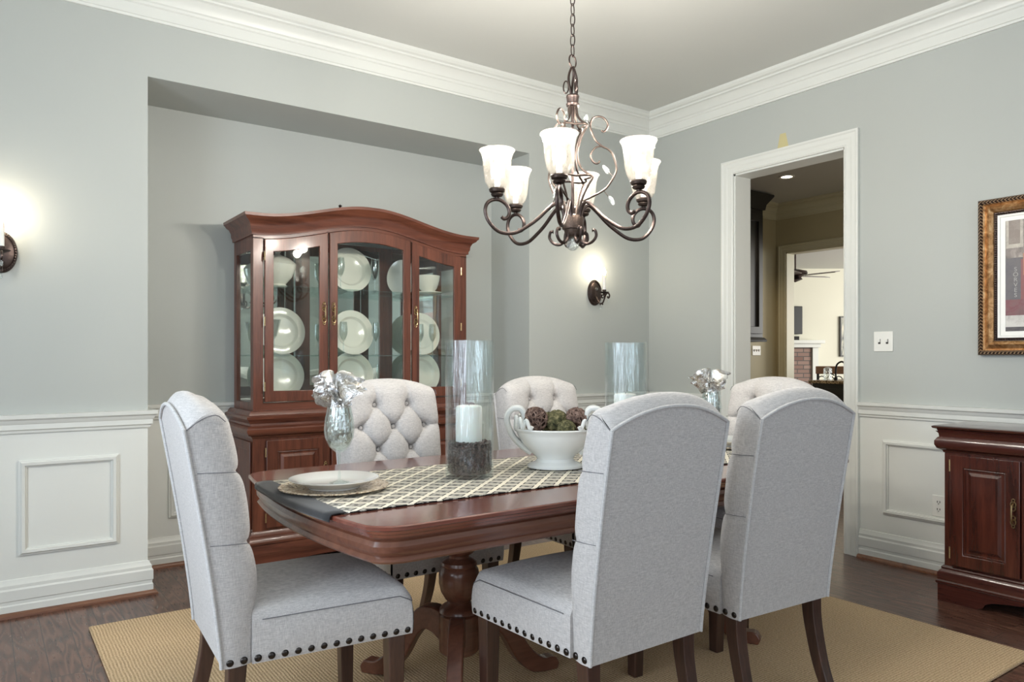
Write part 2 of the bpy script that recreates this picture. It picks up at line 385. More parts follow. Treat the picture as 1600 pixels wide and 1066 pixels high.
def cr(pts, n=6):                    # Catmull-Rom through points
    P = [Vector(p) for p in pts]; P = [P[0]*2-P[1]]+P+[P[-1]*2-P[-2]]; out = []
    for i in range(1, len(P)-2):
        for k in range(n):
            t_ = k/n; a, b, c, d = P[i-1:i+3]
            out.append(.5*((2*b)+(c-a)*t_+(2*a-5*b+4*c-d)*t_*t_+(3*b-a-3*c+d)*t_**3))
    out.append(P[-2]); return out

# ------------------------------------------------------------------ room shell
YB, XR, ZC = 4.074, 4.238, 3.048
NX0, NX1, NY, NZ = 0.677, 3.068, 4.54, 2.589
DY0, DY1, DZ, DT = 2.456, 3.269, 2.45, 0.165
W = MB(); W.box((LEFT-.12, YB, 0), (NX0, NY+.12, ZC)); W.box((NX1, YB, 0), (XR+DT, NY+.12, ZC))
W.box((NX0, YB, NZ), (NX1, NY, ZC)); W.box((NX0, NY, 0), (NX1, NY+.12, ZC)); struct('wall_back', W, M_wall, smooth=0)
W = MB(); W.box((XR, REAR-.12, 0), (XR+DT, DY0, ZC)); W.box((XR, DY1, 0), (XR+DT, YB, ZC)); W.box((XR, DY0, DZ), (XR+DT, DY1, ZC))
struct('wall_right', W, M_wallr, smooth=0)
def wall_open(name, axis, pos, a0, a1, opens, th=-.12):
    W = MB(); cur = a0
    def bx(p, q, z0, z1):
        if axis == 'y': W.box((p, min(pos, pos+th), z0), (q, max(pos, pos+th), z1))
        else: W.box((min(pos, pos+th), p, z0), (max(pos, pos+th), q, z1))
    for (p, q, z0, z1) in opens:
        bx(cur, p, 0, ZC); bx(p, q, 0, z0) if z0 > 0 else None; bx(p, q, z1, ZC); cur = q
    bx(cur, a1, 0, ZC); return struct(name, W, M_wall, smooth=0)
wall_open('wall_rear', 'y', REAR, LEFT-.12, XR, [(-.9, .5, .55, 2.45), (1.2, 2.8, .55, 2.45)])
wall_open('wall_left', 'x', LEFT, REAR, YB, [(-.9, .5, .55, 2.45), (1.0, 2.5, .55, 2.45)])
k = 0
def window(O, U, N, w_, h_):
    global k; k += 1
    O, U, N = Vector(O), Vector(U), Vector(N); Z = Vector((0, 0, 1))
    sweep_r = [(0, 0), (w_, 0), (w_, h_), (0, h_)]
    m = sweep(sweep_r, [(-.09, .0), (.0, .0), (.0, .03), (-.09, .03)], True, O, U, Z, N)
    fr = struct(f'window_{k}', m, M_trim)
    b = MB()
    def bar(x0, x1, z0, z1, d0=-.09, d1=-.05):
        vs = [O+U*x+Z*z+N*d for d in (d0, d1) for x, z in ((x0, z0), (x1, z0), (x1, z1), (x0, z1))]
        b.add(vs, [(0,3,2,1),(4,5,6,7),(0,1,5,4),(1,2,6,5),(2,3,7,6),(3,0,4,7)])
    for x in (0, w_-.05): bar(x, x+.05, 0, h_)
    for z_ in (0, h_/2-.03, h_-.05): bar(0, w_, z_, z_+.05)
    for i in range(1, 3): bar(w_*i/3-.01, w_*i/3+.01, 0, h_, -.08, -.06)
    for i in (1, 3): bar(0, w_, h_*i/4-.01, h_*i/4+.01, -.08, -.06)
    build('sash', b, M_trim, fr)
window((-.9, REAR, .55), (1, 0, 0), (0, 1, 0), 1.4, 1.9); window((1.2, REAR, .55), (1, 0, 0), (0, 1, 0), 1.6, 1.9)
window((LEFT, -.9, .55), (0, 1, 0), (1, 0, 0), 1.4, 1.9); window((LEFT, 1.0, .55), (0, 1, 0), (1, 0, 0), 1.5, 1.9)
struct('floor', MB().box((LEFT-.12, REAR-.12, -.1), (14.5, 10.5, 0)), M_floor, smooth=0)
struct('ceiling', MB().box((LEFT-.12, REAR-.12, ZC), (8.1, 5.65, ZC+.1)), M_ceil, smooth=0)

CROWN = [(0, -.182), (.012, -.182), (.014, -.170), (.020, -.168), (.022, -.118), (.030, -.112), (.032, -.100), (.040, -.094),
         (.046, -.080), (.058, -.064), (.076, -.050), (.090, -.046), (.092, -.036), (.108, -.030), (.120, -.018), (.122, 0), (0, 0)]
sweep_room = [(LEFT, YB), (XR, YB), (XR, REAR), (LEFT, REAR)]
struct('trim_1', sweep(sweep_room, CROWN, True, (0, 0, ZC)), M_trim)
RAIL = [(0, -.085), (.010, -.085), (.012, -.074), (.020, -.068), (.020, -.045), (.024, -.040), (.030, -.026), (.040, -.018), (.042, 0), (0, 0)]
BASE = [(0, 0), (.022, 0), (.022, .050), (.018, .056), (.018, .070), (.022, .074), (.022, .120), (.016, .128), (.016, .142), (.010, .152), (.006, .165), (0, .168)]
SHOE = [(.0, 0), (.042, 0), (.040, .010), (.034, .018), (.022, .022), (0, .022)]
bpath = [(LEFT, YB), (NX0, YB), (NX0, NY), (NX1, NY), (NX1, YB), (XR, YB)]
rp1 = [(XR, YB), (XR, DY1+.092)]; rp2 = [(XR, DY0-.092), (XR, REAR)]
struct('trim_2', sweep(bpath, RAIL, False, (0, 0, .918)), M_trim)
m = sweep(rp1, RAIL, False, (0, 0, .918)); sweep(rp2, RAIL, False, (0, 0, .918), mb=m); struct('trim_3', m, M_trim)
struct('baseboard_back', sweep(bpath, BASE, False), M_trim)
m = sweep(rp1, BASE); sweep(rp2, BASE, mb=m); struct('baseboard_right', m, M_trim)
M_shoe = wood('shoe_oak', srgb(96, 56, 34), srgb(140, 92, 62), 'x', .35, .3)
struct('trim_4', sweep(bpath, SHOE), M_shoe)
m = sweep(rp1, SHOE); sweep(rp2, SHOE, mb=m); struct('trim_5', m, M_shoe)
# wainscot picture-frame mouldings
PM = [(-.016, 0), (-.016, .008), (-.010, .010), (-.008, .018), (.004, .020), (.010, .012), (.016, .010), (.016, 0)]
tn = 5
def pframe(O, U, N, a0, a1, z0, z1):
    global tn; tn += 1
    r = [(a0+.016, z0+.016), (a1-.016, z0+.016), (a1-.016, z1-.016), (a0+.016, z1-.016)]
    struct(f'trim_{tn}', sweep(r, PM, True, O, U, (0, 0, 1), N), M_trim)
pframe((0, YB, 0), (1, 0, 0), (0, -1, 0), .138, .546, .272, .708)
pframe((0, YB, 0), (1, 0, 0), (0, -1, 0), -1.2, -.1, .272, .708)
pframe((0, YB, 0), (1, 0, 0), (0, -1, 0), 3.20, 4.10, .272, .708)
pframe((0, NY, 0), (1, 0, 0), (0, -1, 0), .86, 1.62, .272, .708)
pframe((0, NY, 0), (1, 0, 0), (0, -1, 0), 1.72, 2.48, .272, .708)
pframe((0, NY, 0), (1, 0, 0), (0, -1, 0), 2.58, 3.0, .272, .708)
pframe((XR, 0, 0), (0, 1, 0), (-1, 0, 0), 1.15, 2.226, .277, .706)
pframe((XR, 0, 0), (0, 1, 0), (-1, 0, 0), 0.0, 1.05, .277, .706)
pframe((XR, 0, 0), (0, 1, 0), (-1, 0, 0), 3.46, 3.97, .277, .706)
# door casing and jamb lining
CAS = [(-.092, 0), (-.092, .026), (-.080, .028), (-.072, .022), (-.050, .020), (-.040, .016), (-.012, .014), (-.008, .018), (0, .014), (0, 0)]
dpath = [(DY0, 0), (DY0, DZ), (DY1, DZ), (DY1, 0)]
m = sweep(dpath, CAS, False, (XR, 0, 0), (0, 1, 0), (0, 0, 1), (-1, 0, 0)); sweep(dpath, CAS, False, (XR+DT, 0, 0), (0, 1, 0), (0, 0, 1), (1, 0, 0), mb=m)
m.box((XR, DY0-.001, 0), (XR+DT, DY0+.012, DZ)); m.box((XR, DY1-.012, 0), (XR+DT, DY1+.001, DZ)); m.box((XR, DY0, DZ-.012), (XR+DT, DY1, DZ+.001))
struct('door_1', m, M_trim)

# ------------------------------------------------------------------ kitchen passage and family room seen through the door
KX, KY = 7.95, 5.51
W = MB(); W.box((XR+DT, KY, 0), (KX+.15, KY+.12, ZC)); struct('wall_kitchen_left', W, M_beige, smooth=0)
W = MB(); W.box((XR+DT, YB+.0, 0), (XR+DT+.01, KY, ZC)); W.box((XR+DT, 0, 0), (XR+DT+.01, DY0-.095, ZC)); struct('wall_kitchen_near', W, M_beige, smooth=0)
W = MB(); W.box((KX, 5.37, 0), (KX+.15, KY, ZC)); W.box((KX, 4.2, 2.456), (KX+.15, 5.37, ZC)); W.box((KX, 1.0, 0), (KX+.15, 4.2, ZC))
struct('wall_kitchen_far', W, M_beige, smooth=0)
W = MB(); W.box((XR+DT, .9, 0), (KX+.15, 1.0, ZC)); struct('wall_kitchen_right', W, M_beige, smooth=0)
struct('trim_20', sweep([(XR+DT, KY), (KX, KY), (KX, 1.0)], CROWN, False, (0, 0, ZC)), M_btrim)
kp = [(4.2, 0), (4.2, 2.456), (5.37, 2.456), (5.37, 0)]
m = sweep(kp, CAS, False, (KX, 0, 0), (0, 1, 0), (0, 0, 1), (-1, 0, 0)); m.box((KX, 5.358, 0), (KX+.15, 5.371, 2.456)); m.box((KX, 4.2, 2.444), (KX+.15, 5.37, 2.457))
struct('door_2', m, M_btrim)
FO = Vector((12.24, 7.59, 0)); FU = Vector((.8127, -.5827, 0)); FN = Vector((-.5827, -.8127, 0))
fam_rot = math.atan2(FU.y, FU.x)
def fam(mb):     # local x along the wall, -y towards the room
    return mb.xf(Matrix.Translation(FO) @ Matrix.Rotation(fam_rot, 4, 'Z'))
struct('wall_family_far', fam(MB().box((-3.0, 0, 0), (3.0, .12, 2.80))), M_cream, smooth=0)
struct('ceiling_family', MB().box((8.10, 2.6, 2.78), (14.5, 10.5, 2.88)), M_ceil, smooth=0)
struct('wall_family_side', MB().box((8.10, 5.66, 0), (8.2, 10.4, 2.78)), M_cream, smooth=0)
# fireplace
fp = thing('fireplace', 'brick fireplace with white mantel in the far family room', 'fireplace', FO, fam_rot)
build('mantel_shelf', MB().box((-1.75, -.28, 1.43), (-.01, -.001, 1.49)).box((-1.68, -.22, 1.36), (-.06, -.001, 1.43)), M_trim, fp, bevel=.006)
build('pilaster', MB().box((-1.62, -.16, 0), (-1.50, -.001, 1.36)), M_trim, fp); build('pilaster', MB().box((-.18, -.16, 0), (-.08, -.001, 1.36)), M_trim, fp)
o = build('brick_face', MB().box((-1.5, -.12, 0), (-.19, -.001, 1.36)), M_brick, fp); o.rotation_euler = (0, 0, 0)
o = build('television', MB().box((-1.4, -.08, 1.60), (-.33, -.03, 2.10)), M_ebony, bevel=.01); o.location = FO; o.rotation_euler = (0, 0, fam_rot)
tag(o, 'black flat television standing on the white mantel in the family room', 'television')
o = build('speaker_box', MB().box((-.66, -.16, 1.49), (-.42, -.06, 1.56)), M_black, bevel=.004); o.location = FO; o.rotation_euler = (0, 0, fam_rot)
tag(o, 'small black box on the mantel under the television', 'speaker')
pt = thing('painting', 'pale birch-toned canvas on the far cream wall', 'painting', FO, fam_rot)
build('canvas', MB().box((.38, -.035, 1.22), (.95, -.012, 1.90)), M_birch, pt); build('frame', MB().ring([(.36, 1.20), (.97, 1.20), (.97, 1.92), (.36, 1.92)], [(.38, 1.22), (.95, 1.22), (.95, 1.90), (.38, 1.90)], lambda p, k: (p[0], -.045+.044*k, p[1])), M_ebony, pt)
# ceiling fan
fx, fy = 9.66, 6.37
cf = thing('ceiling_fan', 'dark ceiling fan hanging in the family room', 'ceiling fan', (fx, fy, 2.78))
build('downrod', MB().lathe([(.05, 0), (.05, -.03), (.012, -.06), (.012, -.34)], 16), M_bronze, cf)
build('motor_housing', MB().lathe([(.0, -.30), (.05, -.31), (.16, -.34), (.17, -.38), (.08, -.43), (.10, -.46), (.0, -.50)], 24), M_bronze, cf)
for i in range(5):
    a = 2*PI*i/5-.35
    b = MB().box((.14, -.06, -.41), (.62, .06, -.40)); b.xf(Matrix.Rotation(a, 4, 'Z') @ Matrix.Rotation(.2, 4, 'X'))
    build('blade', b, M_walnut, cf)
# kitchen island, faucet, canister, stool
isl = thing('kitchen_island', 'dark kitchen island with a granite counter seen through the doorway', 'island', (8.4, 4.7, 0))
build('cabinet', MB().box((0, -.55, 0), (.6, .60, .86)), M_ebony, isl); build('countertop', MB().box((-.03, -.6, .862), (.65, .64, .90)), M_granite, isl, bevel=.005)
for yy in (-.5, .03):
    build('door_panel', MB().ring([(yy, .12), (yy+.5, .12), (yy+.5, .8), (yy, .8)], [(yy+.07, .19), (yy+.43, .19), (yy+.43, .73), (yy+.07, .73)], lambda p, k: (-.015+.014*k, p[0], p[1])), M_ebony, isl)
fc = thing('faucet', 'dark bronze gooseneck faucet on the kitchen island', 'faucet', (8.55, 5.08, .90))
build('spout', MB().tube(cr([(0, 0, 0), (0, 0, .13), (0, -.02, .20), (0, -.08, .23), (0, -.13, .19), (0, -.135, .14)]), .011), M_black, fc)
build('lever', MB().tube([(0, .02, .06), (0, .07, .09)], .007).lathe([(.022, 0), (.022, .03), (.014, .04)], 12), M_black, fc)
o = build('canister', MB().lathe([(.045, 0), (.05, .01), (.05, .14), (.04, .15), (.02, .16), (0, .165)], 16), M_crystal, loc=(8.62, 5.23, .90)); tag(o, 'clear glass canister beside the faucet on the island', 'canister')
st = thing('kitchen_chair', 'brown wooden chair with a scrolled metal back behind the island', 'chair', (9.75, 5.75, 0), -.9)
build('top_rail', MB().box((-.30, -.02, .95), (.30, .02, 1.06)), wood('stool_wood', srgb(90, 58, 38), srgb(130, 90, 62), 'x'), st, bevel=.01)
m = MB()
for i in range(-2, 3): m.tube([(i*.11+.05*math.cos(q*PI/6), 0, .86+.06*math.sin(q*PI/6)) for q in range(12)], .007, 6, closed=True)
build('scroll_back', m, M_black, st)
for sx_ in (-.27, .27):
    build('back_post', MB().tube([(sx_, 0, .5), (sx_, 0, 1.0)], .018), M_black, st)
    for yy in (0, -.4): build('leg', MB().tube([(sx_, yy, 0), (sx_, yy, .5)], .016), M_black, st)
build('seat', MB().box((-.3, -.43, .48), (.3, .03, .52)), M_walnut, st)
# upper cabinet
uc = thing('wall_cabinet', 'black upper cabinet with a crown on the beige kitchen wall', 'cabinet', (0, 0, 0))
build('body', MB().box((6.1, 5.19, 1.39), (7.24, KY-.001, 2.86)), M_ebony, uc)
build('crown', sweep([(6.1, KY-.001), (6.1, 5.19), (7.24, 5.19), (7.24, KY-.001)], [(0, 0), (.02, 0), (.03, .06), (.09, .15), (.09, .17), (0, .17)], False, (0, 0, 2.86), side=1), M_ebony, uc)
build('bottom_rail', sweep([(6.1, KY-.001), (6.1, 5.19), (7.24, 5.19), (7.24, KY-.001)], [(0, 0), (.03, 0), (.035, .02), (.012, .05), (0, .05)], False, (0, 0, 1.36)), M_ebony, uc)
for x0 in (6.13, 6.69):
    d = build('door', MB().ring([(x0, 1.45), (x0+.52, 1.45), (x0+.52, 2.80), (x0, 2.80)], [(x0+.07, 1.53), (x0+.45, 1.53), (x0+.45, 2.72), (x0+.07, 2.72)], lambda p, k: (p[0], 5.165+.024*k, p[1])), M_ebony, uc, bevel=.003)
    build('handle', MB().tube(cr([(x0+.05 if x0 > 6.5 else x0+.47, 5.165, 1.60), (x0+.05 if x0 > 6.5 else x0+.47, 5.13, 1.62), (x0+.05 if x0 > 6.5 else x0+.47, 5.13, 1.70), (x0+.05 if x0 > 6.5 else x0+.47, 5.165, 1.72)]), .006), M_black, d)
# can light
cl = thing('recessed_light', 'round recessed light glowing in the kitchen ceiling', 'ceiling light', (6.75, 4.55, ZC))
build('trim_ring', MB().lathe([(.055, -.001), (.078, -.001), (.078, -.010), (.055, -.006)], 32), M_plast, cl)
build('lens', MB().lathe([(.0, -.003), (.056, -.003), (.056, -.0015), (.0, -.0015)], 32), M_can, cl)

def switch_plate(O, U, N, gangs, label, wdt):
    r = thing('switch_plate', label, 'switch', O, math.atan2(U[1], U[0]))
    build('plate', MB().box((-wdt/2, -.006, -.058), (wdt/2, -.0005, .058)), M_plast, r, bevel=.003)
    for g in range(gangs):
        x = (g-(gangs-1)/2)*.045
        tg = build('toggle', MB().box((x-.005, -.018, -.004), (x+.005, -.006, .014)), M_plast, r, bevel=.002)
        build('slot', MB().box((x-.007, -.0066, -.014), (x+.007, -.006, .014)), M_dark, tg)
switch_plate((XR, 2.223, 1.273), (0, -1), None, 2, 'white double light switch plate right of the doorway', .112)
switch_plate((7.56, KY, 1.265), (1, 0), None, 3, 'beige triple switch plate under the black kitchen cabinet', .16)
ol = thing('wall_outlet', 'white duplex outlet low on the right wall beside the sideboard', 'outlet', (XR, 1.918, .372), -PI/2)
build('plate', MB().box((-.035, -.006, -.058), (.035, -.0005, .058)), M_plast, ol, bevel=.003)
for zz in (-.02, .02):
    s1 = build('receptacle', MB().lathe([(.0, -.0085), (.016, -.0085), (.017, -.006)], 20).xf(Matrix.Translation((0, 0, zz)) @ Matrix.Rotation(-PI/2, 4, 'X') @ Matrix.Scale(-1, 4, (0, 0, 1))), M_plast, ol)
    build('slots', MB().box((-.008, -.0095, zz-.002), (-.0055, -.0062, zz+.008)).box((.0055, -.0095, zz-.002), (.008, -.0062, zz+.008)).box((-.002, -.0095, zz-.010), (.002, -.0062, zz-.006)), M_dark, s1)

# ------------------------------------------------------------------ china cabinet
HX0, HX1, HF, HB = 1.21, 2.585, 4.12, NY-.045
HC = (HX0+HX1)/2; HW = (HX1-HX0)/2
def arch(x):                       # rise of the serpentine crown above its ends
    u = min(1, abs(x-HC)/HW); s_ = max(0, (u-.04)/.96)
    return .105*(.5+.5*math.cos(PI*min(1, s_**.92)))
hutch = thing('china_cabinet', 'cherry china cabinet with an arched crown and three glass doors in the wall niche', 'cabinet')
ZH = 1.855                         # underside of the crown at its ends
xs = [HX0+(HX1-HX0)*i/40 for i in range(41)]
path = [(HX0, HB), (HX0, HF)]+[(x, HF) for x in xs[1:-1]]+[(HX1, HF), (HX1, HB)]
hh = [arch(HX0)]*2+[arch(x) for x in xs[1:-1]]+[arch(HX1)]*2
CP = [(-.02, 0), (.010, 0), (.012, .018), (.018, .028), (.020, .050), (.030, .070), (.048, .082), (.052, .090), (.060, .096), (.062, .112), (-.02, .112)]
build('crown', sweep(path, CP, False, (0, 0, ZH), hh=hh), M_cherryx, hutch)
# top board, sides, deck
m = MB(); rows = []
for x in xs: rows.append([(x, HF+.021, ZH+.01+arch(x)), (x, HF+.021, ZH+.10+arch(x)), (x, HB, ZH+.10+arch(x)), (x, HB, ZH+.01+arch(x))])
m.grid(rows, closed_u=True, cap=True); build('top_board', m, M_cherryx, hutch)
ZD = .93
def xz(y0, y1): return lambda p, k: (p[0], y0+(y1-y0)*k, p[1])
def yz(x0, x1): return lambda p, k: (x0+(x1-x0)*k, p[0], p[1])
for s_, x0 in ((0, HX0), (1, HX1-.022)):
    q = build('side_frame', MB().ring([(HF+.0205, .885), (HB-.006, .885), (HB-.006, ZH+.01), (HF+.0205, ZH+.01)], [(HF+.05, ZD), (HB-.05, ZD), (HB-.05, 1.775), (HF+.05, 1.775)], yz(x0, x0+.022)), M_cherry, hutch)
    build('side_glass', MB().box((x0+.009, HF+.05, ZD), (x0+.013, HB-.05, 1.775)), M_glass, q)
build('deck', MB().box((HX0+.0225, HF+.0205, .886), (HX1-.0225, HB-.0125, ZD-.001)), M_cherryx, hutch)
build('mirror_back', MB().box((HX0+.022, HB-.012, .885), (HX1-.022, HB-.006, ZH+.02)), M_mirror, hutch)
build('back_board', MB().box((HX0, HB-.005, .0), (HX1, HB, ZH+.05)), M_cherry, hutch)
for xx in (1.615, 2.18): build('back_mullion', MB().box((xx-.045, HB-.022, ZD), (xx+.045, HB-.0125, ZH+.02)), M_cherry, hutch)
for zz in (1.195, 1.59): build('glass_shelf', MB().box((HX0+.03, HF+.05, zz-.006), (HX1-.03, HB-.03, zz)), M_shelf, hutch)
# face: header, stiles
def dtop(x): return ZH-.018+arch(x)
m = MB(); rows = [[(x, HF, dtop(x)), (x, HF, ZH+.02+arch(x)), (x, HF+.02, ZH+.02+arch(x)), (x, HF+.02, dtop(x))] for x in xs]
m.grid(rows, closed_u=True, cap=True); build('header', m, M_cherryx, hutch)
DOORS = [(1.268, 1.628), (1.642, 2.165), (2.179, 2.530)]
for x0, x1 in ((HX0, 1.264), (1.630, 1.640), (2.167, 2.177), (2.533, HX1)):
    build('stile', MB().box((x0, HF, .885), (x1, HF+.02, dtop((x0+x1)/2)+.005)), M_cherry, hutch)
build('bottom_rail', MB().box((HX0+.002, HF+.001, .886), (HX1-.002, HF+.0195, ZD)), M_cherryx, hutch)
def handle(parent, x, y, z, N=(0, -1, 0), L=.13):
    N = Vector(N); U = Vector((-N.y, N.x, 0)); o_ = Vector((x, y, z))
    def P(u, d, h): return tuple(o_+U*u+N*d+Vector((0, 0, h)))
    m = MB()
    for s in (-1, 1):        # pierced scroll plates
        for k_, (h, r) in enumerate(((.022, .009), (.040, .011), (.058, .006))):
            m.tube([P(r*math.cos(a), .003, s*h+r*math.sin(a)*1.2) for a in [2*PI*i/10 for i in range(10)]], .0026, 5, closed=True)
    m.tube(cr([P(0, .002, L*.30), P(0, .020, L*.22), P(0, .024, 0), P(0, .020, -L*.22), P(0, .002, -L*.30)], 4), [.003]*4+[.0045]*9+[.003]*4, 8)
    return build('handle', m, M_brass, parent)
for i, (x0, x1) in enumerate(DOORS):
    N_ = 16; fr = .048; tp = [x1-(x1-x0)*k_/N_ for k_ in range(N_+1)]
    outer = [(x0, .935), (x1, .935)]+[(x, dtop(x)-.004) for x in tp]
    x0i, x1i = x0+fr, x1-fr
    ti = [x1i-(x1i-x0i)*k_/N_ for k_ in range(N_+1)]
    inner = [(x0i, .995), (x1i, .995)]+[(x, dtop(x)-.075) for x in ti]
    d = build('glass_door', MB().ring(outer, inner, xz(HF-.020, HF-.001)), M_cherry, hutch, bevel=.003)
    o = build('pane', MB().prism(inner, xz(HF-.012, HF-.008)), M_glass, d, smooth=0)
    handle(d, (x1-.022, x0+.022, x0+.022)[i], HF-.020, 1.435)
    if i == 1: continue
    hx = x0-.002 if i == 0 else x1+.002
    for hz_ in (1.02, 1.38, 1.74): build('hinge', MB().tube([(hx, HF-.022, hz_-.025), (hx, HF-.022, hz_+.025)], .0045, 8), M_brass, d)
# waist mouldings and base
BX0, BX1, BF = HX0-.012, HX1+.012, HF-.03
bp = [(BX0, HB), (BX0, BF), (BX1, BF), (BX1, HB)]
WP = [(-.05, 0), (.004, 0), (.010, .012), (.030, .020), (.040, .036), (.040, .052), (.030, .066), (.020, .070), (.018, .082), (.024, .086), (.030, .100), (.040, .108), (.042, .122), (.026, .128), (.020, .142), (.010, .150), (-.05, .150)]
build('waist_moulding', sweep(bp, WP, False, (0, 0, .738)), M_cherryx, hutch)
build('base_body', MB().box((BX0, BF, .16), (BX1, HB-.006, .80)), M_cherry, hutch)
PP = [(-.03, 0), (.028, 0), (.028, .060), (.026, .064), (.034, .068), (.034, .080), (.024, .090), (.020, .112), (.010, .120), (.004, .135), (-.03, .135)]
build('plinth_moulding', sweep(bp, PP, False, (0, 0, .095)), M_cherryx, hutch)
def scallop(a0, a1, zt):       # apron board with bracket feet, in (a, z)
    L_ = a1-a0; f = .20
    pts = [(a0, 0), (a0+f-.03, 0), (a0+f, .012), (a0+f+.01, .03), (a0+f+.04, .045), (a0+f+.10, .055), (a0+f+.16, .062)]
    pts += [(a1-(p[0]-a0), p[1]) for p in reversed(pts)]
    return pts+[(a1, zt), (a0, zt)]
build('plinth', MB().prism(scallop(BX0-.026, BX1+.026, .10), xz(BF-.026, BF-.006)).box((BX0-.026, BF-.006, 0), (BX0-.006, HB-.02, .10)).box((BX1+.006, BF-.006, 0), (BX1+.026, HB-.02, .10)), M_cherryx, hutch)
def raised_door(parent, mapf, a0, a1, z0, z1, mat, fr=.062, th=.018, name='door'):
    """mapf(a, z, d): d outwards from the face"""
    d = build(name, MB().ring([(a0, z0), (a1, z0), (a1, z1), (a0, z1)], [(a0+fr, z0+fr), (a1-fr, z0+fr), (a1-fr, z1-fr), (a0+fr, z1-fr)], lambda p, k_: mapf(p[0], p[1], .001+th*k_)), mat, parent, bevel=.003)
    m = MB(); A = (a0+fr, z0+fr, a1-fr, z1-fr)
    def rect_(i): return [(A[0]+i, A[1]+i), (A[2]-i, A[1]+i), (A[2]-i, A[3]-i), (A[0]+i, A[3]-i)]
    rows = [[mapf(p[0], p[1], dd) for p in rect_(i)] for i, dd in ((0, .002), (0, .012), (.006, .014), (.010, .006), (.020, .006), (.034, .015), (.036, .015))]
    m.grid(rows, closed_u=True, cap=True); build('raised_panel', m, mat, d, smooth=25)
    return d
hm = lambda a, z, d: (a, BF-d, z)
for i, (x0, x1) in enumerate(DOORS):
    if i == 1:
        xm = (x0+x1)/2
        for p, q, hx in ((x0, xm-.003, xm-.022), (xm+.003, x1, xm+.022)): handle(raised_door(hutch, hm, p, q, .245, .725, M_cherry, .05), hx, BF-.02, .52)
    else: handle(raised_door(hutch, hm, x0, x1, .245, .725, M_cherry), (x1-.025, 0, x0+.025)[i], BF-.02, .52)
    if i == 0:
        for hz_ in (.30, .66): build('hinge', MB().tube([(x0-.003, BF-.014, hz_-.025), (x0-.003, BF-.014, hz_+.025)], .0045, 8), M_brass, hutch)
for x_ in (BX0, BX1):
    s = -1 if x_ == BX0 else 1
    build('side_panel', MB().ring([(BF+.02, .24), (HB-.02, .24), (HB-.02, .72), (BF+.02, .72)], [(BF+.065, .29), (HB-.065, .29), (HB-.065, .67), (BF+.065, .67)], lambda p, k_: (x_+s*.010*k_+s*.0005, p[0], p[1])), M_cherry, hutch, bevel=.003)
build('crown_knob', MB().lathe([(.0, 0), (.010, 0), (.006, .008), (.011, .016), (.0, .024)], 12, (1.70, HF-.03, ZH+.112+arch(1.70)-.002)), M_bronze, hutch)

# china and stemware inside
def plate_mb(r):
    return MB().lathe([(0, .0), (r*.60, .0), (r*.64, .004), (r*.70, .018), (r*.98, .022), (r, .026), (r*.97, .027), (r*.72, .023), (r*.69, .019), (r*.64, .008), (r*.60, .005), (0, .005)], 64)
pl = tag(build('dinner_plate', plate_mb(.142), M_ivory), '', 'plate')
def lean(o, x, y, z, r, tilt=.16):
    o.rotation_euler = (PI/2-tilt, 0, 0); o.location = (x, y, z+r*math.cos(tilt)+.001)
spots = [(1.450, ZD, .142, 'ivory dinner plate standing behind the left glass door, bottom shelf'),
         (1.905, ZD, .142, 'ivory dinner plate standing behind the centre glass door, bottom shelf'),
         (2.395, ZD, .142, 'ivory dinner plate standing behind the right glass door, bottom shelf'),
         (1.455, 1.195, .142, 'ivory dinner plate standing behind the left glass door, middle shelf'),
         (1.905, 1.195, .142, 'ivory dinner plate standing behind the centre glass door, middle shelf'),
         (2.395, 1.195, .142, 'ivory dinner plate standing behind the right glass door, middle shelf'),
         (1.890, 1.59, .142, 'ivory dinner plate standing behind the centre glass door, top shelf')]
for i, (x, z, r, lb) in enumerate(spots):
    o = pl if i == 0 else pl.copy()
    if i: COL.objects.link(o)
    o['label'] = lb; o['group'] = 'plates in the china cabinet'; lean(o, x, HB-.085, z, r)
def flute_root(label):
    r = thing('champagne_flute', label, 'glass', group='stemware in the china cabinet')
    build('bowl', MB().lathe([(.003, .085), (.012, .095), (.024, .125), (.026, .155), (.021, .205), (.0195, .205), (.0245, .155), (.0225, .127), (.010, .098), (0, .092)], 20), M_stem, r)
    build('stem', MB().lathe([(.0035, .086), (.003, .03), (.0045, .008), (.030, .002), (.030, 0), (0, 0)], 20), M_stem, r)
    return r
fl = flute_root('')
fsp = [(1.80, 4.28, 1.195, 'champagne flute in front of the centre plate, middle shelf'), (2.01, 4.27, 1.195, 'champagne flute right of the centre plate, middle shelf'),
       (1.79, 4.30, 1.59, 'champagne flute in front of the centre plate, top shelf'), (1.99, 4.24, 1.59, 'champagne flute right of the centre plate, front of the top shelf'),
       (2.03, 4.32, 1.59, 'champagne flute right of the centre plate, middle of the top shelf'), (2.06, 4.40, 1.59, 'champagne flute right of the centre plate, back of the top shelf'),
       (2.33, 4.28, 1.195, 'champagne flute in front of the right plate, middle shelf'), (2.40, 4.24, 1.195, 'champagne flute nearest the right glass door, middle shelf'),
       (2.25, 4.25, ZD, 'champagne flute standing on the cabinet deck left of the bottom right plate')]
for i, (x, y, z, lb) in enumerate(fsp):
    o = fl if i == 0 else dup(fl, (0, 0, 0), 0, lb)
    o.location = (x, y, z); o['label'] = lb
cg = thing('crystal_goblet', 'cut crystal goblet in front of the left plate, middle shelf', 'glass', (1.37, 4.27, 1.195))
build('bowl', MB().lathe([(.004, .09), (.018, .11), (.040, .20), (.042, .205), (.037, .20), (.014, .115), (0, .10)], 20), M_crystal, cg)
build('stem', MB().lathe([(.005, .09), (.007, .05), (.004, .02), (.034, .003), (.034, 0), (0, 0)], 20), M_stem, cg)
tu = thing('soup_tureen', 'white lidded china tureen behind the left glass door, top shelf', 'tureen', (1.41, 4.32, 1.59))
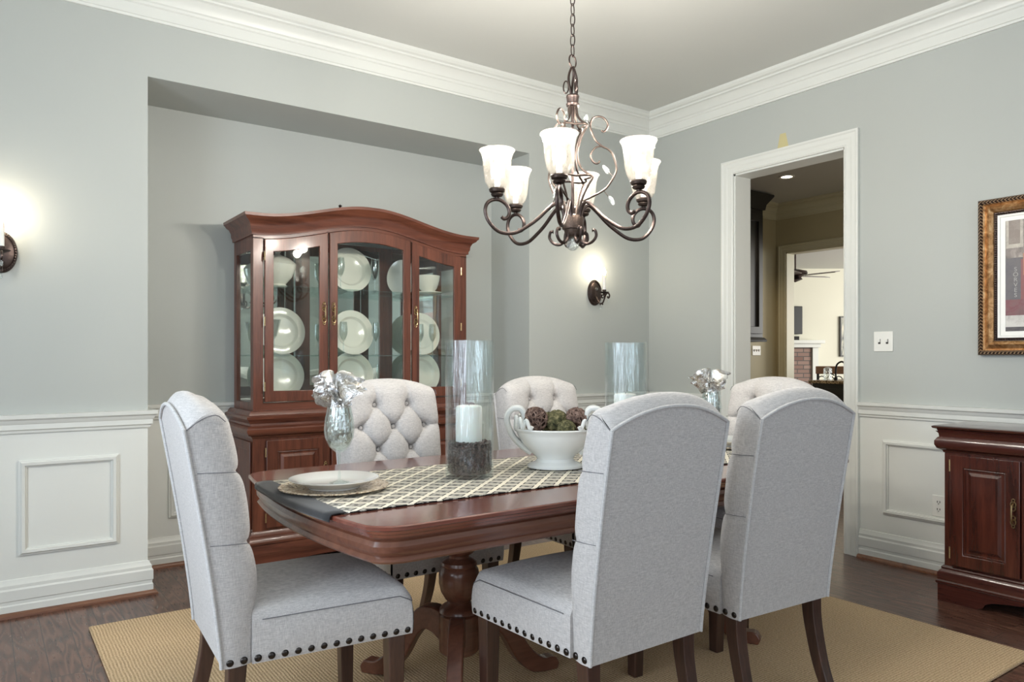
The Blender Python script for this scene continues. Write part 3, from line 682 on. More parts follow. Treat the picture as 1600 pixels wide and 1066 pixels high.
build('bowl', MB().lathe([(.05, 0), (.055, .01), (.045, .02), (.08, .06), (.098, .11), (.10, .135), (.094, .135), (0, .03)], 32), M_ivory, tu)
build('lid', MB().lathe([(.103, .136), (.10, .145), (.07, .17), (.02, .19), (.012, .20), (.02, .212), (0, .22)], 32), M_ivory, tu)
cu = thing('gravy_boat', 'white china bowl on a saucer behind the right glass door, top shelf', 'bowl', (2.40, 4.30, 1.59))
build('saucer', MB().lathe([(0, .0), (.05, 0), (.095, .018), (.095, .022), (.05, .006), (0, .006)], 32), M_ivory, cu)
build('bowl', MB().lathe([(.03, .007), (.034, .015), (.06, .05), (.075, .10), (.08, .13), (.075, .13), (.055, .055), (0, .02)], 32), M_ivory, cu)
for i, (x, lb) in enumerate(((2.235, 'oval platter standing left of the china bowl, top shelf'), (2.265, 'oval platter tucked behind the other platter, top shelf'))):
    o = build('serving_platter', MB().lathe([(0, .0), (.07, .0), (.115, .014), (.115, .018), (.07, .006), (0, .006)], 40, sx=.8), M_ivory)
    o.rotation_euler = (PI/2-.18, 0, math.radians(-50)); o.location = (x, HB-.13+.02*i, 1.59+.115); tag(o, lb, 'platter', 'plates in the china cabinet')

# ------------------------------------------------------------------ sideboard on the right wall
SB = thing('sideboard', 'dark mahogany sideboard with panelled doors against the right wall', 'sideboard')
SY1, SY0, SXF = 1.70, .20, 3.812
sp_ = [(4.20, SY1), (SXF, SY1), (SXF, SY0), (4.20, SY0)]
build('top_slab', sweep(sp_, [(-.04, 0), (.022, 0), (.026, .008), (.040, .014), (.044, .022), (.036, .026), (-.04, .026)], False, (0, 0, .824), side=1).box((SXF+.0401, SY0+.0401, .824), (4.20, SY1-.0401, .850)), M_sidey, SB)
SP = [(-.02, 0), (.004, 0), (.008, .010), (.026, .020), (.034, .038), (.034, .056), (.024, .072), (.018, .076), (.020, .092), (.030, .104), (-.02, .104)]
build('frieze_moulding', sweep(sp_, SP, False, (0, 0, .72), side=1), M_sidey, SB)
build('body', MB().box((SXF, SY0, .10), (4.205, SY1, .80)), M_side, SB)
SPP = [(-.02, 0), (.026, 0), (.030, .006), (.030, .014), (.024, .020), (.024, .052), (.018, .064), (.010, .072), (.012, .080), (.004, .090), (-.02, .090)]
build('base_moulding', sweep(sp_, SPP, False, (0, 0, .082), side=1), M_sidey, SB)
build('plinth', MB().prism(scallop(SY0-.022, SY1+.022, .085), yz(SXF-.024, SXF-.004)).box((SXF-.004, SY1+.002, 0), (4.2, SY1+.022, .085)).box((SXF-.004, SY0-.022, 0), (4.2, SY0-.002, .085)), M_sidey, SB)
sm = lambda a, z, d: (SXF-d, a, z)
ys = [1.668, 1.372, 1.366, 1.070, .83, .534, .528, .232]
for i in range(4):
    a1, a0 = ys[2*i], ys[2*i+1]
    d = raised_door(SB, sm, a0, a1, .180, .712, M_side, .058)
    hy = a0+.025 if i % 2 == 0 else a1-.025
    handle(d, SXF-.020, hy, .475, (-1, 0, 0), .15)
    hy = a1+.002 if i % 2 == 0 else a0-.002
    for hz_ in (.24, .66): build('hinge', MB().tube([(SXF-.016, hy, hz_-.028), (SXF-.016, hy, hz_+.028)], .0045, 8), M_brass, d)

# ------------------------------------------------------------------ framed picture on the right wall
PY1, PY0, PZ0, PZ1 = 1.713, .793, 1.193, 1.993
pc = thing('framed_picture', 'gold and rope-edged framed picture on the wall above the sideboard', 'picture', (XR, (PY0+PY1)/2, (PZ0+PZ1)/2))
hw, hh_ = (PY1-PY0)/2, (PZ1-PZ0)/2
def rr(i): return [(-hw+i, -hh_+i), (hw-i, -hh_+i), (hw-i, hh_-i), (-hw+i, hh_-i)]
fk = dict(closed=True, O=(0, 0, 0), U=(0, 1, 0), V=(0, 0, 1), N=(-1, 0, 0), side=-1)
build('rope_moulding', sweep(rr(0), [(0, .001), (0, .030), (.006, .040), (.016, .042), (.024, .034), (.024, .001)], **fk), M_rope, pc)
build('gold_moulding', sweep(rr(.024), [(0, .001), (0, .032), (.008, .026), (.030, .040), (.040, .034), (.048, .026), (.048, .001)], **fk), M_gold, pc)
m = MB(); R_ = rr(.082)
for a, b in zip(R_, R_[1:]+R_[:1]):
    L_ = math.dist(a, b); n_ = int(L_/.0115)
    for q in range(n_): m.ball((-.028, a[0]+(b[0]-a[0])*q/n_, a[1]+(b[1]-a[1])*q/n_), .0055, 6, 4)
sweep(rr(.074), [(0, .001), (0, .022), (.014, .022), (.014, .001)], mb=m, **fk)
build('bead_moulding', m, M_bronze, pc)
build('liner', sweep(rr(.088), [(0, .001), (0, .022), (.010, .020), (.012, .016), (.032, .012), (.032, .001)], **fk), M_plast, pc)
CVP = build('canvas', MB().box((-.010, -hw+.118, -hh_+.118), (-.002, hw-.118, hh_-.118)), M_town, pc)

for q, chx in enumerate('SORVES'):      # faint vertical lettering painted on the canvas
    fc_ = bpy.data.curves.new('lettering', 'FONT'); fc_.body = chx; fc_.size = .030; fc_.align_x = 'CENTER'; fc_.extrude = .0002
    fo_ = bpy.data.objects.new('tmp', fc_); me_ = fo_.to_mesh().copy(); bpy.data.objects.remove(fo_)
    lo_ = bpy.data.objects.new('letter', me_); COL.objects.link(lo_); lo_.parent = CVP; me_.materials.append(M_letter)
    lo_.location = (-.0106, .295, .022-.026*q); lo_.rotation_euler = (PI/2, 0, -PI/2)

# ------------------------------------------------------------------ rug
rug = build('area_rug', MB().box((-1.5, -1.255, 0.0), (1.5, 1.255, .012)), M_rug, loc=(1.878, 2.425, .0005), bevel=.004)
tag(rug, 'tan woven sisal rug under the dining table', 'rug')

# ------------------------------------------------------------------ dining table
TX, TY = 1.87, 2.215
ZT = .0125
def t_outline(inset=0.0, n=18):
    ex, ey, cx_, cy_, bow = 1.09-inset, .50-inset*.6, 1.035-inset*.6, .555-inset, .045
    pts = []
    def end(s):
        return [(s*(ex+bow*(1-(v/ey)**2)), v*s) for v in [ -ey+2*ey*k_/n for k_ in range(n+1)]]
    pts += end(1)                       # right end, bottom to top
    def corner(a, c, b): return [((1-t_)**2*a[0]+2*t_*(1-t_)*c[0]+t_*t_*b[0], (1-t_)**2*a[1]+2*t_*(1-t_)*c[1]+t_*t_*b[1]) for t_ in (.2, .4, .6, .8, 1)]
    L1 = cx_-.05
    pts += corner((ex, ey), (cx_+.02, cy_), (L1, cy_)); pts += [(0, cy_), (-L1, cy_)]+corner((-L1, cy_), (-cx_-.02, cy_), (-ex, ey))[:-1]
    pts += end(-1)
    pts += corner((-ex, -ey), (-cx_-.02, -cy_), (-L1, -cy_)); pts += [(0, -cy_), (L1, -cy_)]+corner((L1, -cy_), (cx_+.02, -cy_), (ex, -ey))[:-1]
    return pts
tb = thing('dining_table', 'long cherry double-pedestal dining table with bowed ends in the middle of the rug', 'table', (TX, TY, 0))
m = MB()
lay = [(.004, .760), (0, .757), (0, .748), (.006, .744), (.010, .736), (.018, .732), (.022, .724)]
rows = [[(x, y, z) for x, y in t_outline(i)] for i, z in lay]
m.grid(rows, closed_u=True); m.f.append(tuple(range(len(rows[0]))))
m.f.append(tuple(len(m.v)-len(rows[0])+j for j in range(len(rows[0])))[::-1])
build('tabletop', m, M_table, tb, smooth=25)
m = MB(); rows = [[(x, y, z) for x, y in t_outline(i)] for i, z in ((.060, .724), (.034, .724), (.036, .716), (.030, .712), (.024, .700), (.026, .685), (.034, .672), (.030, .668), (.026, .662), (.030, .656), (.060, .656))]
m.grid(rows, closed_u=True, closed_v=True); build('apron', m, M_apron, tb, smooth=25)
_cr = cr
def cr(pts, n=6):                    # also accepts 2D points
    if len(pts[0]) == 2:
        return [(v_.x, v_.y) for v_ in _cr([(a, b, 0) for a, b in pts], n)]
    return _cr(pts, n)
def pedestal_fix(px, angs):
    p = build('pedestal', MB().lathe([(.11, .724), (.11, .690), (.060, .680), (.050, .640), (.042, .600), (.040, .560), (.052, .545), (.062, .520), (.052, .500), (.036, .490), (.036, .482),
        (.050, .476), (.062, .468), (.064, .458), (.060, .452), (.068, .440), (.071, .425), (.071, .395), (.064, .365), (.048, .338), (.040, .330), (.044, .322), (.060, .312), (.068, .304), (.070, .294), (.064, .290), (.070, .284), (.070, .16), (.064, .152), (0, .152)], 40), M_apron, tb, loc=(px, 0, 0))
    for a in angs:
        prof = cr([(.055, .285), (.10, .300), (.16, .285), (.22, .21), (.28, .12), (.34, .065), (.39, .06), (.41, .035)], 4)
        low = cr([(.055, .175), (.09, .205), (.13, .215), (.17, .175), (.22, .09), (.28, .03), (.34, ZT+.002), (.40, ZT)], 4)
        poly = prof+low[::-1]
        mm = MB().prism(poly, lambda q, k_: (q[0], -.026+.052*k_, q[1])).xf(Matrix.Rotation(a, 4, 'Z'))
        build('foot', mm, M_apron, p, bevel=.006)
pedestal_fix(-.51, [math.radians(a) for a in (119, 235, 355)])
pedestal_fix(.51, [math.radians(a) for a in (80, 300, 185)])

# table runner, draped over both ends
rn = thing('table_runner', 'cream and black diamond-weave runner along the dining table', 'table runner', (TX, TY-.03, 0))
ey = .315
def edge_x(y):
    yy = y-.03
    return 1.09+.045*(1-(yy/.50)**2)
m = MB(); rows = []
for i in range(41):
    u_ = -1+2*i/40; row = []
    for j in range(17):
        y = -ey+2*ey*j/16; row.append((u_*1.078, y, .7635+.0006*math.sin(i*3+j)))
    rows.append(row)
m.grid(rows); o = build('woven_panel', m, M_runner, rn); sdf = o.modifiers.new('thick', 'SOLIDIFY'); sdf.thickness = .0025; sdf.offset = 0
for s in (-1, 1):
    rows = []
    for k_, (dx, z) in enumerate(((0, .7645), (.02, .765), (.5, .7655), (.85, .7645), (1.0, .7635), (1.03, .760), (1.05, .752), (1.04, .744))):
        row = []
        for j in range(17):
            y = -ey+2*ey*j/16; ex_ = edge_x(y)+.004
            if dx <= 1: x = 1.076+(ex_-1.076)*dx
            else: x = ex_+(dx-1)*.12
            zz = z if dx < 1.001 else z+(.012 if abs(y) < ey*.9 else 0)*0
            row.append((s*x, y, zz))
        rows.append(row)
    m = MB(); m.grid(rows); o = build('black_band', m, M_band, rn, smooth=60); sdf = o.modifiers.new('thick', 'SOLIDIFY'); sdf.thickness = .003; sdf.offset = 0
    o['label'] = 'plain black end band'

# ------------------------------------------------------------------ upholstered chairs (origin on the floor under the rear edge, facing +y)
BUT = []
for r_, z_ in enumerate((.972, .876, .780, .684, .588)):
    BUT += [(x, z_) for x in ((-.078, .078) if r_ % 2 == 0 else (-.152, 0, .152))]
SEG = []
for (x, z_) in BUT:
    for (x2, z2) in BUT:
        if z2 < z_ and abs(z_-z2-.096) < .01 and abs(x-x2) < .09: SEG.append(((x, z_), (x2, z2)))
for x in (-.078, .078): SEG.append(((x, .972), (x, 1.2)))
for x in (-.152, .152):
    for z_ in (.876, .684): SEG.append(((x, z_), (x*1.9, z_+.004)))
def segd(p, a, b):
    ax, ay = a; bx, by = b; dx, dy = bx-ax, by-ay; t_ = max(0, min(1, ((p[0]-ax)*dx+(p[1]-ay)*dy)/(dx*dx+dy*dy)))
    return math.hypot(p[0]-ax-t_*dx, p[1]-ay-t_*dy)
def interp(tab, z):
    if z <= tab[0][0]: return tab[0][1]
    for (a, b), (c, d) in zip(tab, tab[1:]):
        if z <= c:
            u_ = (z-a)/(c-a); u_ = u_*u_*(3-2*u_)*.35+u_*.65; return b+(d-b)*u_
    return tab[-1][1]
def y_rear(z): return -.105*max(0, (z-.36)/.70)**1.25
def thick(z): return interp([(.36, .082), (.60, .112), (.86, .118), (1.0, .108), (1.1, .10)], z)
def half_w(z): return interp([(.36, .220), (.60, .225), (.85, .229), (.95, .229), (1.05, .227)], z)
def z_top(u):                       # u = -1..1 across
    a = abs(u); return 1.040+.036*(1-a**2.1) - (.012*((a-.92)/.08)**2 if a > .92 else 0)
def z_topr(u):                      # the rear edge sits lower than the front roll
    a = abs(u); return .993+.055*(1-a**2.1)
def chair():
    root = thing('dining_chair', '', 'chair', group='linen chairs around the dining table')
    nx, nz = 72, 96; us = []
    for i in range(nx+1): us.append(math.sin(PI/2*(-1+2*i/nx))*.35+(-1+2*i/nx)*.65)
    vs_ = [j/nz for j in range(nz+1)]; vs_ = [v_*.8+.2*math.sin(PI/2*v_) for v_ in vs_]
    F = []
    for v_ in vs_:
        row = []
        for u in us:
            zt = z_top(u); z = .36+(zt-.36)*v_; hwid = half_w(z); x = u*hwid
            d_side = hwid-abs(x); d_top = (zt-z); off = 0.0
            r = .030
            if d_side < r: off += r-math.sqrt(max(0, r*r-(r-d_side)**2))
            r2 = .032
            if d_top < r2: off += (r2-math.sqrt(max(0, r2*r2-(r2-d_top)**2)))*.9
            edge_f = min(1, d_side/.05)*min(1, d_top/.05)
            h = 0.0
            if z > .5:
                dmin = min(math.hypot(x-b[0], z-b[1]) for b in BUT); ds = min(segd((x, z), a, b) for a, b in SEG)
                fade = min(1, (z-.5)/.05)
                h = (-.030*math.exp(-(dmin/.014)**2)-.014*math.exp(-(dmin/.040)**2)-.0105*math.exp(-(ds/.0065)**2)*(.35+.65*edge_f)-.006*math.exp(-(ds/.022)**2))*fade
                h += .012*fade*edge_f
                ang = math.sin(8*math.atan2(z-.8, x)); h += .0012*math.sin(x*190+z*40)*math.exp(-(dmin/.05)**2)*ang
            row.append((x, y_rear(z)+thick(z)-off+h, z))
        F.append(row)
    B_ = []
    for j, v_ in enumerate(vs_):
        row = []
        for u in us:
            z = .36+(z_topr(u)-.36)*v_; row.append((u*half_w(z), y_rear(z), z))
        B_.append(row)
    m = MB(); m.grid(F); m.grid([r[::-1] for r in B_])
    ns = 8
    def bridge(a, b, bulge, taper=False):
        rows = []
        for k_ in range(ns+1):
            t_ = k_/ns; rows.append([tuple(pa[c]+(pb[c]-pa[c])*t_+bulge[c]*math.sin(PI*t_)*(math.sqrt(max(0, 1-abs(us[q])**6)) if taper else 1) for c in range(3)) for q, (pa, pb) in enumerate(zip(a, b))])
        m.grid(rows)
    bridge([r[0] for r in F], [r[0] for r in B_], (-.004, 0, 0)); bridge([r[-1] for r in F], [r[-1] for r in B_], (.004, 0, 0))
    bridge(F[-1], B_[-1], (0, 0, .022), True); bridge(F[0], B_[0], (0, 0, 0))
    bk = build('backrest', m, M_linen, root, smooth=50)
    rail = [(-half_w(z), y_rear(z)-.001, z) for z in [.362+.63*k_/20 for k_ in range(20)]]
    rail += [(u*half_w(z_topr(u)), y_rear(z_topr(u))-.001, z_topr(u)+.002) for u in [-1+2*k_/32 for k_ in range(33)]]
    rail += [(-p[0], p[1], p[2]) for p in reversed(rail[:20])]
    build('piping', MB().tube([(p[0]*1.004, p[1]-.002, p[2]) for p in rail], .0052, 8), M_pipe, bk)
    for s in (-1, 1):                # side-panel seam over the shoulder and down behind the tufting
        pts = [(s*(half_w(1.0)+.003), y_rear(1.0)+.004, .994), (s*(half_w(1.0)+.003), y_rear(1.0)+.04, 1.020), (s*(half_w(1.0)+.002), y_rear(1.0)+.075, 1.030), (s*(half_w(1.0)-.004), y_rear(1.0)+.10, 1.012)]
        build('shoulder_seam', MB().tube(_cr(pts, 5), .0012, 6), M_seam, bk)
        for zz in (.878, .686):
            pts = [(s*(half_w(zz)+.0005), y_rear(zz)+thick(zz)-.012, zz), (s*(half_w(zz)+.0045), y_rear(zz)+thick(zz)*.5, zz+.002), (s*(half_w(zz)+.002), y_rear(zz)+.008, zz+.004)]
            build('side_tuck', MB().tube(_cr(pts, 5), .0011, 6), M_seam, bk)
    b0 = None
    for (x, z_) in BUT:
        y = y_rear(z_)+thick(z_)-.027
        if b0 is None: b0 = build('button', MB().ball((0, 0, 0), .009, 12, 8, (1, .6, 1)), M_linen, bk, loc=(x, y, z_))
        else: instance(b0, bk, (x, y, z_))
    # seat cushion
    y0_, y1_ = .075, .530
    def sw(y): return .220+(.245-.220)*(y/.545)
    nu, nv = 26, 26; top = []
    for j in range(nv+1):
        y = y0_+(y1_-y0_)*j/nv; row = []
        for i in range(nu+1):
            u = -1+2*i/nu; u = math.sin(PI/2*u)*.4+u*.6
            x = u*sw(y); dx_ = sw(y)-abs(x); dy_ = y1_-y
            z = .500+.034*(1-abs(u)**2.6)*(1-max(0, (y-y0_)/(y1_-y0_)*2-1)**3.0)
            r = .028
            for d_ in (dx_, dy_):
                if d_ < r: z -= (r-math.sqrt(max(0, r*r-(r-d_)**2)))*.9
            row.append((x, y, z))
        top.append(row)
    m = MB(); m.grid(top)
    def skirt(edge, out):
        rows = [edge]
        for t_, bl in ((.15, .5), (.35, .9), (.6, 1.0), (.85, .7), (1.0, .2)):
            rows.append([(p[0]+out(p)[0]*.006*bl, p[1]+out(p)[1]*.006*bl, p[2]+(.360-p[2])*t_) for p in edge])
        m.grid(rows); return rows[-1]
    l_ = skirt([r[0] for r in top], lambda p: (-min(1, (p[1]-y0_)/.10), 0)); r_ = skirt([r[-1] for r in top], lambda p: (min(1, (p[1]-y0_)/.10), 0)); f_ = skirt(top[-1], lambda p: (0, 1)); skirt(top[0], lambda p: (0, 0))
    m.add([(-sw(y0_), y0_, .3602), (sw(y0_), y0_, .3602), (sw(y1_), y1_, .3602), (-sw(y1_), y1_, .3602)], [(0, 1, 2, 3)])
    st_ = build('seat', m, M_linen, root, smooth=50)
    sm_pts = [(-(sw(.10)+.003), .10, .476)]+[(-(sw(y)+.0045), y, .477) for y in (.2, .3, .4, .49)]+[(-sw(y1_)-.0015, y1_-.010, .462), (-sw(y1_)+.002, y1_+.001, .455), (-sw(y1_)+.014, y1_+.003, .463)]
    sm_pts = sm_pts+[(x, y1_+.0045, .479) for x in (-.15, -.05, .05, .15)]+[(-p[0], p[1], p[2]) for p in reversed(sm_pts)]
    build('cushion_seam', MB().tube(sm_pts, .0014, 6), M_seam, st_)
    nail = None
    def put(x, y, rz_):
        nonlocal nail
        if nail is None: nail = build('nailhead', MB().ball((0, 0, 0), .0100, 12, 8, (1, .5, 1)), M_nail, st_, loc=(x, y, .374), rot=(0, 0, rz_))
        else: instance(nail, st_, (x, y, .374), (0, 0, rz_))
    for s in (-1, 1):
        for k_ in range(15):
            y = .018+.497*k_/14; xx = (half_w(.37) if y < .08 else sw(y))+.0025; put(s*xx, y, s*PI/2)
    for k_ in range(13): put(-.222+.444*k_/12, y1_+.0025, 0)
    # legs
    def leg(pts, w0, w1):
        m = MB(); rows = []; P = _cr(pts, 6)
        for i, p in enumerate(P):
            t_ = i/(len(P)-1); ww = (w0+(w1-w0)*t_)/2
            rows.append([(p.x-ww, p.y-ww, p.z), (p.x+ww, p.y-ww, p.z), (p.x+ww, p.y+ww, p.z), (p.x-ww, p.y+ww, p.z)])
        m.grid(rows, closed_u=True, cap=True); return m
    for s in (-1, 1):
        build('leg', leg([(s*.213, .485, .3598), (s*.213, .485, .2), (s*.213, .487, ZT)], .052, .040), M_walnut, root, bevel=.003)
        build('leg', leg([(s*.190, .040, .3598), (s*.190, .032, .27), (s*.190, .0, .13), (s*.190, -.050, ZT)], .048, .036), M_walnut, root, bevel=.003)
    return root
ch = chair()
CH = [((1.527, 1.471, 0), 0.2, 'grey linen chair nearest the camera, back turned, left of the two near-side chairs'),
      ((.528, 2.240, 0), -93.5, 'grey linen chair at the left end of the table, seen from its side'),
      ((2.136, 1.446, 0), -3.4, 'grey linen chair on the near side, back turned, the one closer to the doorway'),
      ((1.482, 2.990, 0), 178.7, 'tufted linen chair on the far side, in front of the china cabinet'),
      ((2.315, 2.965, 0), 180, 'tufted linen chair on the far side, behind the white footed bowl'),
      ((3.150, 2.225, 0), 90, 'tufted linen chair at the right end of the table, near the doorway')]
for i, (lc, a, lb) in enumerate(CH):
    if i == 0: ch.location = lc; ch.rotation_euler = (0, 0, math.radians(a)); ch['label'] = lb
    else: dup(ch, lc, math.radians(a), lb)

# ------------------------------------------------------------------ things on the table
ZR = .7665
def setting(x, y, where, gx, gy, seed):
    ZR = .7662
    o = tag(build('charger_plate', MB().lathe([(0, 0), (.12, 0), (.168, .008), (.170, .011), (.166, .012), (.12, .005), (0, .005)], 56), M_charger, loc=(x, y, ZR)), f'mottled bronze glass charger plate at the {where} end of the table', 'charger')
    o = tag(build('dinner_plate', MB().lathe([(0, 0), (.080, 0), (.082, .004), (.095, .010), (.128, .024), (.138, .028), (.139, .031), (.134, .031), (.095, .016), (.085, .012), (0, .011)], 64), M_white, loc=(x, y, ZR+.0055)), f'white dinner plate on the bronze charger at the {where} end of the table', 'plate')
    g = thing('wine_glass', f'clear wine glass on the white plate at the {where} end of the table', 'glass', (gx, gy, ZR+.0172))
    build('bowl', MB().lathe([(.004, .095), (.014, .098), (.032, .115), (.045, .145), (.048, .170), (.044, .205), (.037, .240), (.0360, .240), (.043, .205), (.0465, .170), (.0435, .146), (.030, .117), (.012, .101), (0, .100)], 36), M_stem, g)
    build('stem', MB().lathe([(.0045, .097), (.0035, .05), (.005, .010), (.032, .002), (.032, 0), (0, 0)], 28), M_stem, g)
    m = MB(); rows = []; rnd = random.Random(seed); lean_ = -.010 if seed == 1 else .0
    prof = [(.004, .104), (.020, .113), (.034, .132), (.039, .162), (.035, .20), (.029, .235), (.026, .252), (.036, .265), (.052, .280), (.058, .298), (.046, .314), (.026, .322), (.006, .318)]
    P = cr(prof, 4); nu = 60
    for i, (r, z) in enumerate(P):
        t_ = z; row = []
        for k_ in range(nu):
            a = 2*PI*k_/nu; v_ = Vector((math.cos(a)*1.6, math.sin(a)*1.6, z*22+seed*7))
            nn = .8*noise.noise(v_)+.55*abs(noise.noise(v_*2.6))*2-.3+.25*noise.noise(v_*6)
            inside = z < .25
            amp = .22 if inside else .6
            rr_ = r*(1+amp*nn)
            if not inside: rr_ *= 1+.35*math.cos(2*a+seed)+.2*math.cos(3*a)
            zz = z+(0 if inside else .035*noise.noise(v_*1.1+Vector((5, 5, 5)))+.03*math.sin(2*a+1.2*seed)*min(1, (z-.25)/.05))
            row.append((rr_*math.cos(a)+(0 if inside else (z-.25)*lean_*20), rr_*math.sin(a), zz))
        rows.append(row)
    m.grid(rows, closed_u=True, cap=True)
    o = build('foil_napkin', m, M_foil, loc=(gx, gy, ZR+.0172), smooth=0)
    tag(o, f'crumpled silver napkin stuffed in the wine glass at the {where} end of the table', 'napkin')
setting(.905, 2.225, 'left', .922, 2.225, 1)
setting(2.835, 2.225, 'right', 2.745, 2.245, 2)

def hurricane(x, y, zc, where):
    R_, Hh = .084, .475
    v_ = tag(build('hurricane_vase', MB().lathe([(0, 0), (R_-.004, 0), (R_, .004), (R_, Hh-.002), (R_-.002, Hh), (R_-.005, Hh-.002), (R_-.005, .014), (0, .012)], 48), M_vase, loc=(x, y, ZR-.0003)), f'tall clear glass cylinder holding a candle and coffee beans, {where}', 'vase')
    m = MB(); rnd = random.Random(int(x*100)); Rb = R_-.0055; top = .118
    m.lathe([(0, .014), (Rb-.006, .014), (Rb-.006, top-.012), (0, top-.012)], 24)
    def bean(px, py, pz, rx, rz_):
        s_ = MB().ball((0, 0, 0), .0062, 6, 4, (1.25, .85, .75)); M_ = Matrix.Translation((px, py, pz)) @ Matrix.Rotation(rz_, 4, 'Z') @ Matrix.Rotation(rx, 4, 'X') @ Matrix.Rotation(rx*2, 4, 'Y'); s_.xf(M_); m.add(s_.v, s_.f)
    for i in range(820):
        a = rnd.uniform(0, 2*PI); r_ = Rb-.0078; bean(r_*math.cos(a), r_*math.sin(a), rnd.uniform(.022, top), rnd.uniform(0, PI), rnd.uniform(0, PI))
    for i in range(260):
        a = rnd.uniform(0, 2*PI); r_ = math.sqrt(rnd.uniform(.45, 1))*(Rb-.008); bean(r_*math.cos(a), r_*math.sin(a), top-.006+rnd.uniform(0, .008), rnd.uniform(0, PI), rnd.uniform(0, PI))
    b = build('coffee_beans', m, M_bean, loc=(x, y, ZR)); b['kind'] = 'stuff'; tag(b, f'dark coffee beans filling the bottom of the glass cylinder, {where}', 'coffee beans')
    c = thing('pillar_candle', f'white pillar candle in coffee beans in the glass cylinder, {where}', 'candle', (x-.003, y, ZR+top-.0118))
    hc = zc-(ZR+top-.0118)
    build('wax', MB().lathe([(0, 0), (.046, 0), (.046, hc-.008), (.042, hc-.002), (.034, hc), (.012, hc-.006), (0, hc-.007)], 36), M_wax, c)
    build('wick', MB().tube([(0, 0, hc-.008), (.001, 0, hc+.004)], .0012, 6), M_black, c)
hurricane(1.385, 2.185, 1.014, 'left of the bowl')
hurricane(2.105, 2.150, 1.036, 'right of the bowl')

# footed bowl with handles
bw = thing('footed_bowl', 'white glazed footed bowl with looped handles in the middle of the table', 'bowl', (1.752, 2.165, ZR), math.radians(-38))
build('basin', MB().lathe([(.0, .0), (.088, 0), (.100, .004), (.100, .012), (.092, .018), (.072, .026), (.066, .036), (.072, .046), (.092, .062), (.118, .090), (.134, .120), (.140, .136), (.146, .140), (.150, .146), (.146, .150), (.138, .148), (.128, .130), (.10, .090), (.06, .062), (0, .056)], 64, sx=1.04, sy=.88), M_white, bw)
for s in (-1, 1):
    P = [(s*.090, 0, .056), (s*.122, 0, .080), (s*.158, 0, .118), (s*.178, 0, .160), (s*.180, 0, .195), (s*.160, 0, .220), (s*.132, 0, .222), (s*.116, 0, .200), (s*.116, 0, .172), (s*.128, 0, .155)]
    P = _cr(P, 5); m = MB()
    for dy_ in (-.015, 0, .015): m.tube([(p.x, p.y+dy_, p.z) for p in P], .0108, 10)
    h = build('handle', m, M_white, bw)
    co = []
    for q in range(60):
        t_ = q/59; ang = t_*2*PI*3.2; a = (PI if s < 0 else 0)+(-1 if s > 0 else 1)*(.12+t_*.85)
        rx_, ry_ = .150*1.0, .128
        co.append((rx_*math.cos(a), ry_*math.sin(a), .154+.021*(1-math.cos(ang))*(1-t_*.35)))
    build('coiled_vine', MB().tube(co, .0072, 8), M_white, h)
    co = [(p[0]*.98+.006, -p[1], p[2]) for p in co]
    build('coiled_vine', MB().tube(co, .0072, 8), M_white, h)
def rotpt(dx, dy): return (1.752+dx, 2.165+dy)
def twig_ball(x, y, z, r, lb):
    m = MB(); rnd = random.Random(int(x*1000)); m.ball((0, 0, 0), r*.72, 14, 9)
    for i in range(34):
        ax = Vector((rnd.gauss(0, 1), rnd.gauss(0, 1), rnd.gauss(0, 1))).normalized(); e1 = ax.orthogonal().normalized(); e2 = ax.cross(e1)
        off = rnd.uniform(-.45, .45)*r; rr_ = math.sqrt(max(.1, 1-(off/r)**2))*r*rnd.uniform(.93, 1)
        m.tube([tuple(ax*off+(e1*math.cos(a)+e2*math.sin(a))*rr_*(1+.03*math.sin(5*a+i))) for a in [2*PI*k_/22 for k_ in range(22)]], .0021, 5, closed=True)
    tag(build('twig_ball', m, M_twig, loc=(x, y, z)), lb, 'decorative ball', 'balls in the white bowl')
def moss_ball(x, y, z, r, lb, sz=1):
    m = MB().ball((0, 0, 0), r, 40, 26, (1, 1, sz), fn=lambda d: 1+.10*noise.noise(d*6+Vector((x, y, z))*9)+.06*noise.noise(d*17))
    tag(build('moss_ball', m, M_moss, loc=(x, y, z)), lb, 'decorative ball', 'balls in the white bowl')
zb = ZR+.155
twig_ball(1.690, 2.205, zb+.028, .046, 'brown twig ball at the left of the white bowl')
moss_ball(1.758, 2.160, zb+.020, .042, 'green moss ball in the middle of the bowl between the twig balls')
twig_ball(1.815, 2.115, zb+.028, .044, 'brown twig ball at the right of the white bowl')
moss_ball(1.742, 2.085, zb-.004, .034, 'small green moss ball at the front rim of the bowl')
moss_ball(1.830, 2.040, zb+.000, .030, 'small green moss ball beside the right handle of the bowl', .8)
moss_ball(1.775, 2.240, zb+.010, .038, 'small mossy ball behind the other balls in the bowl')

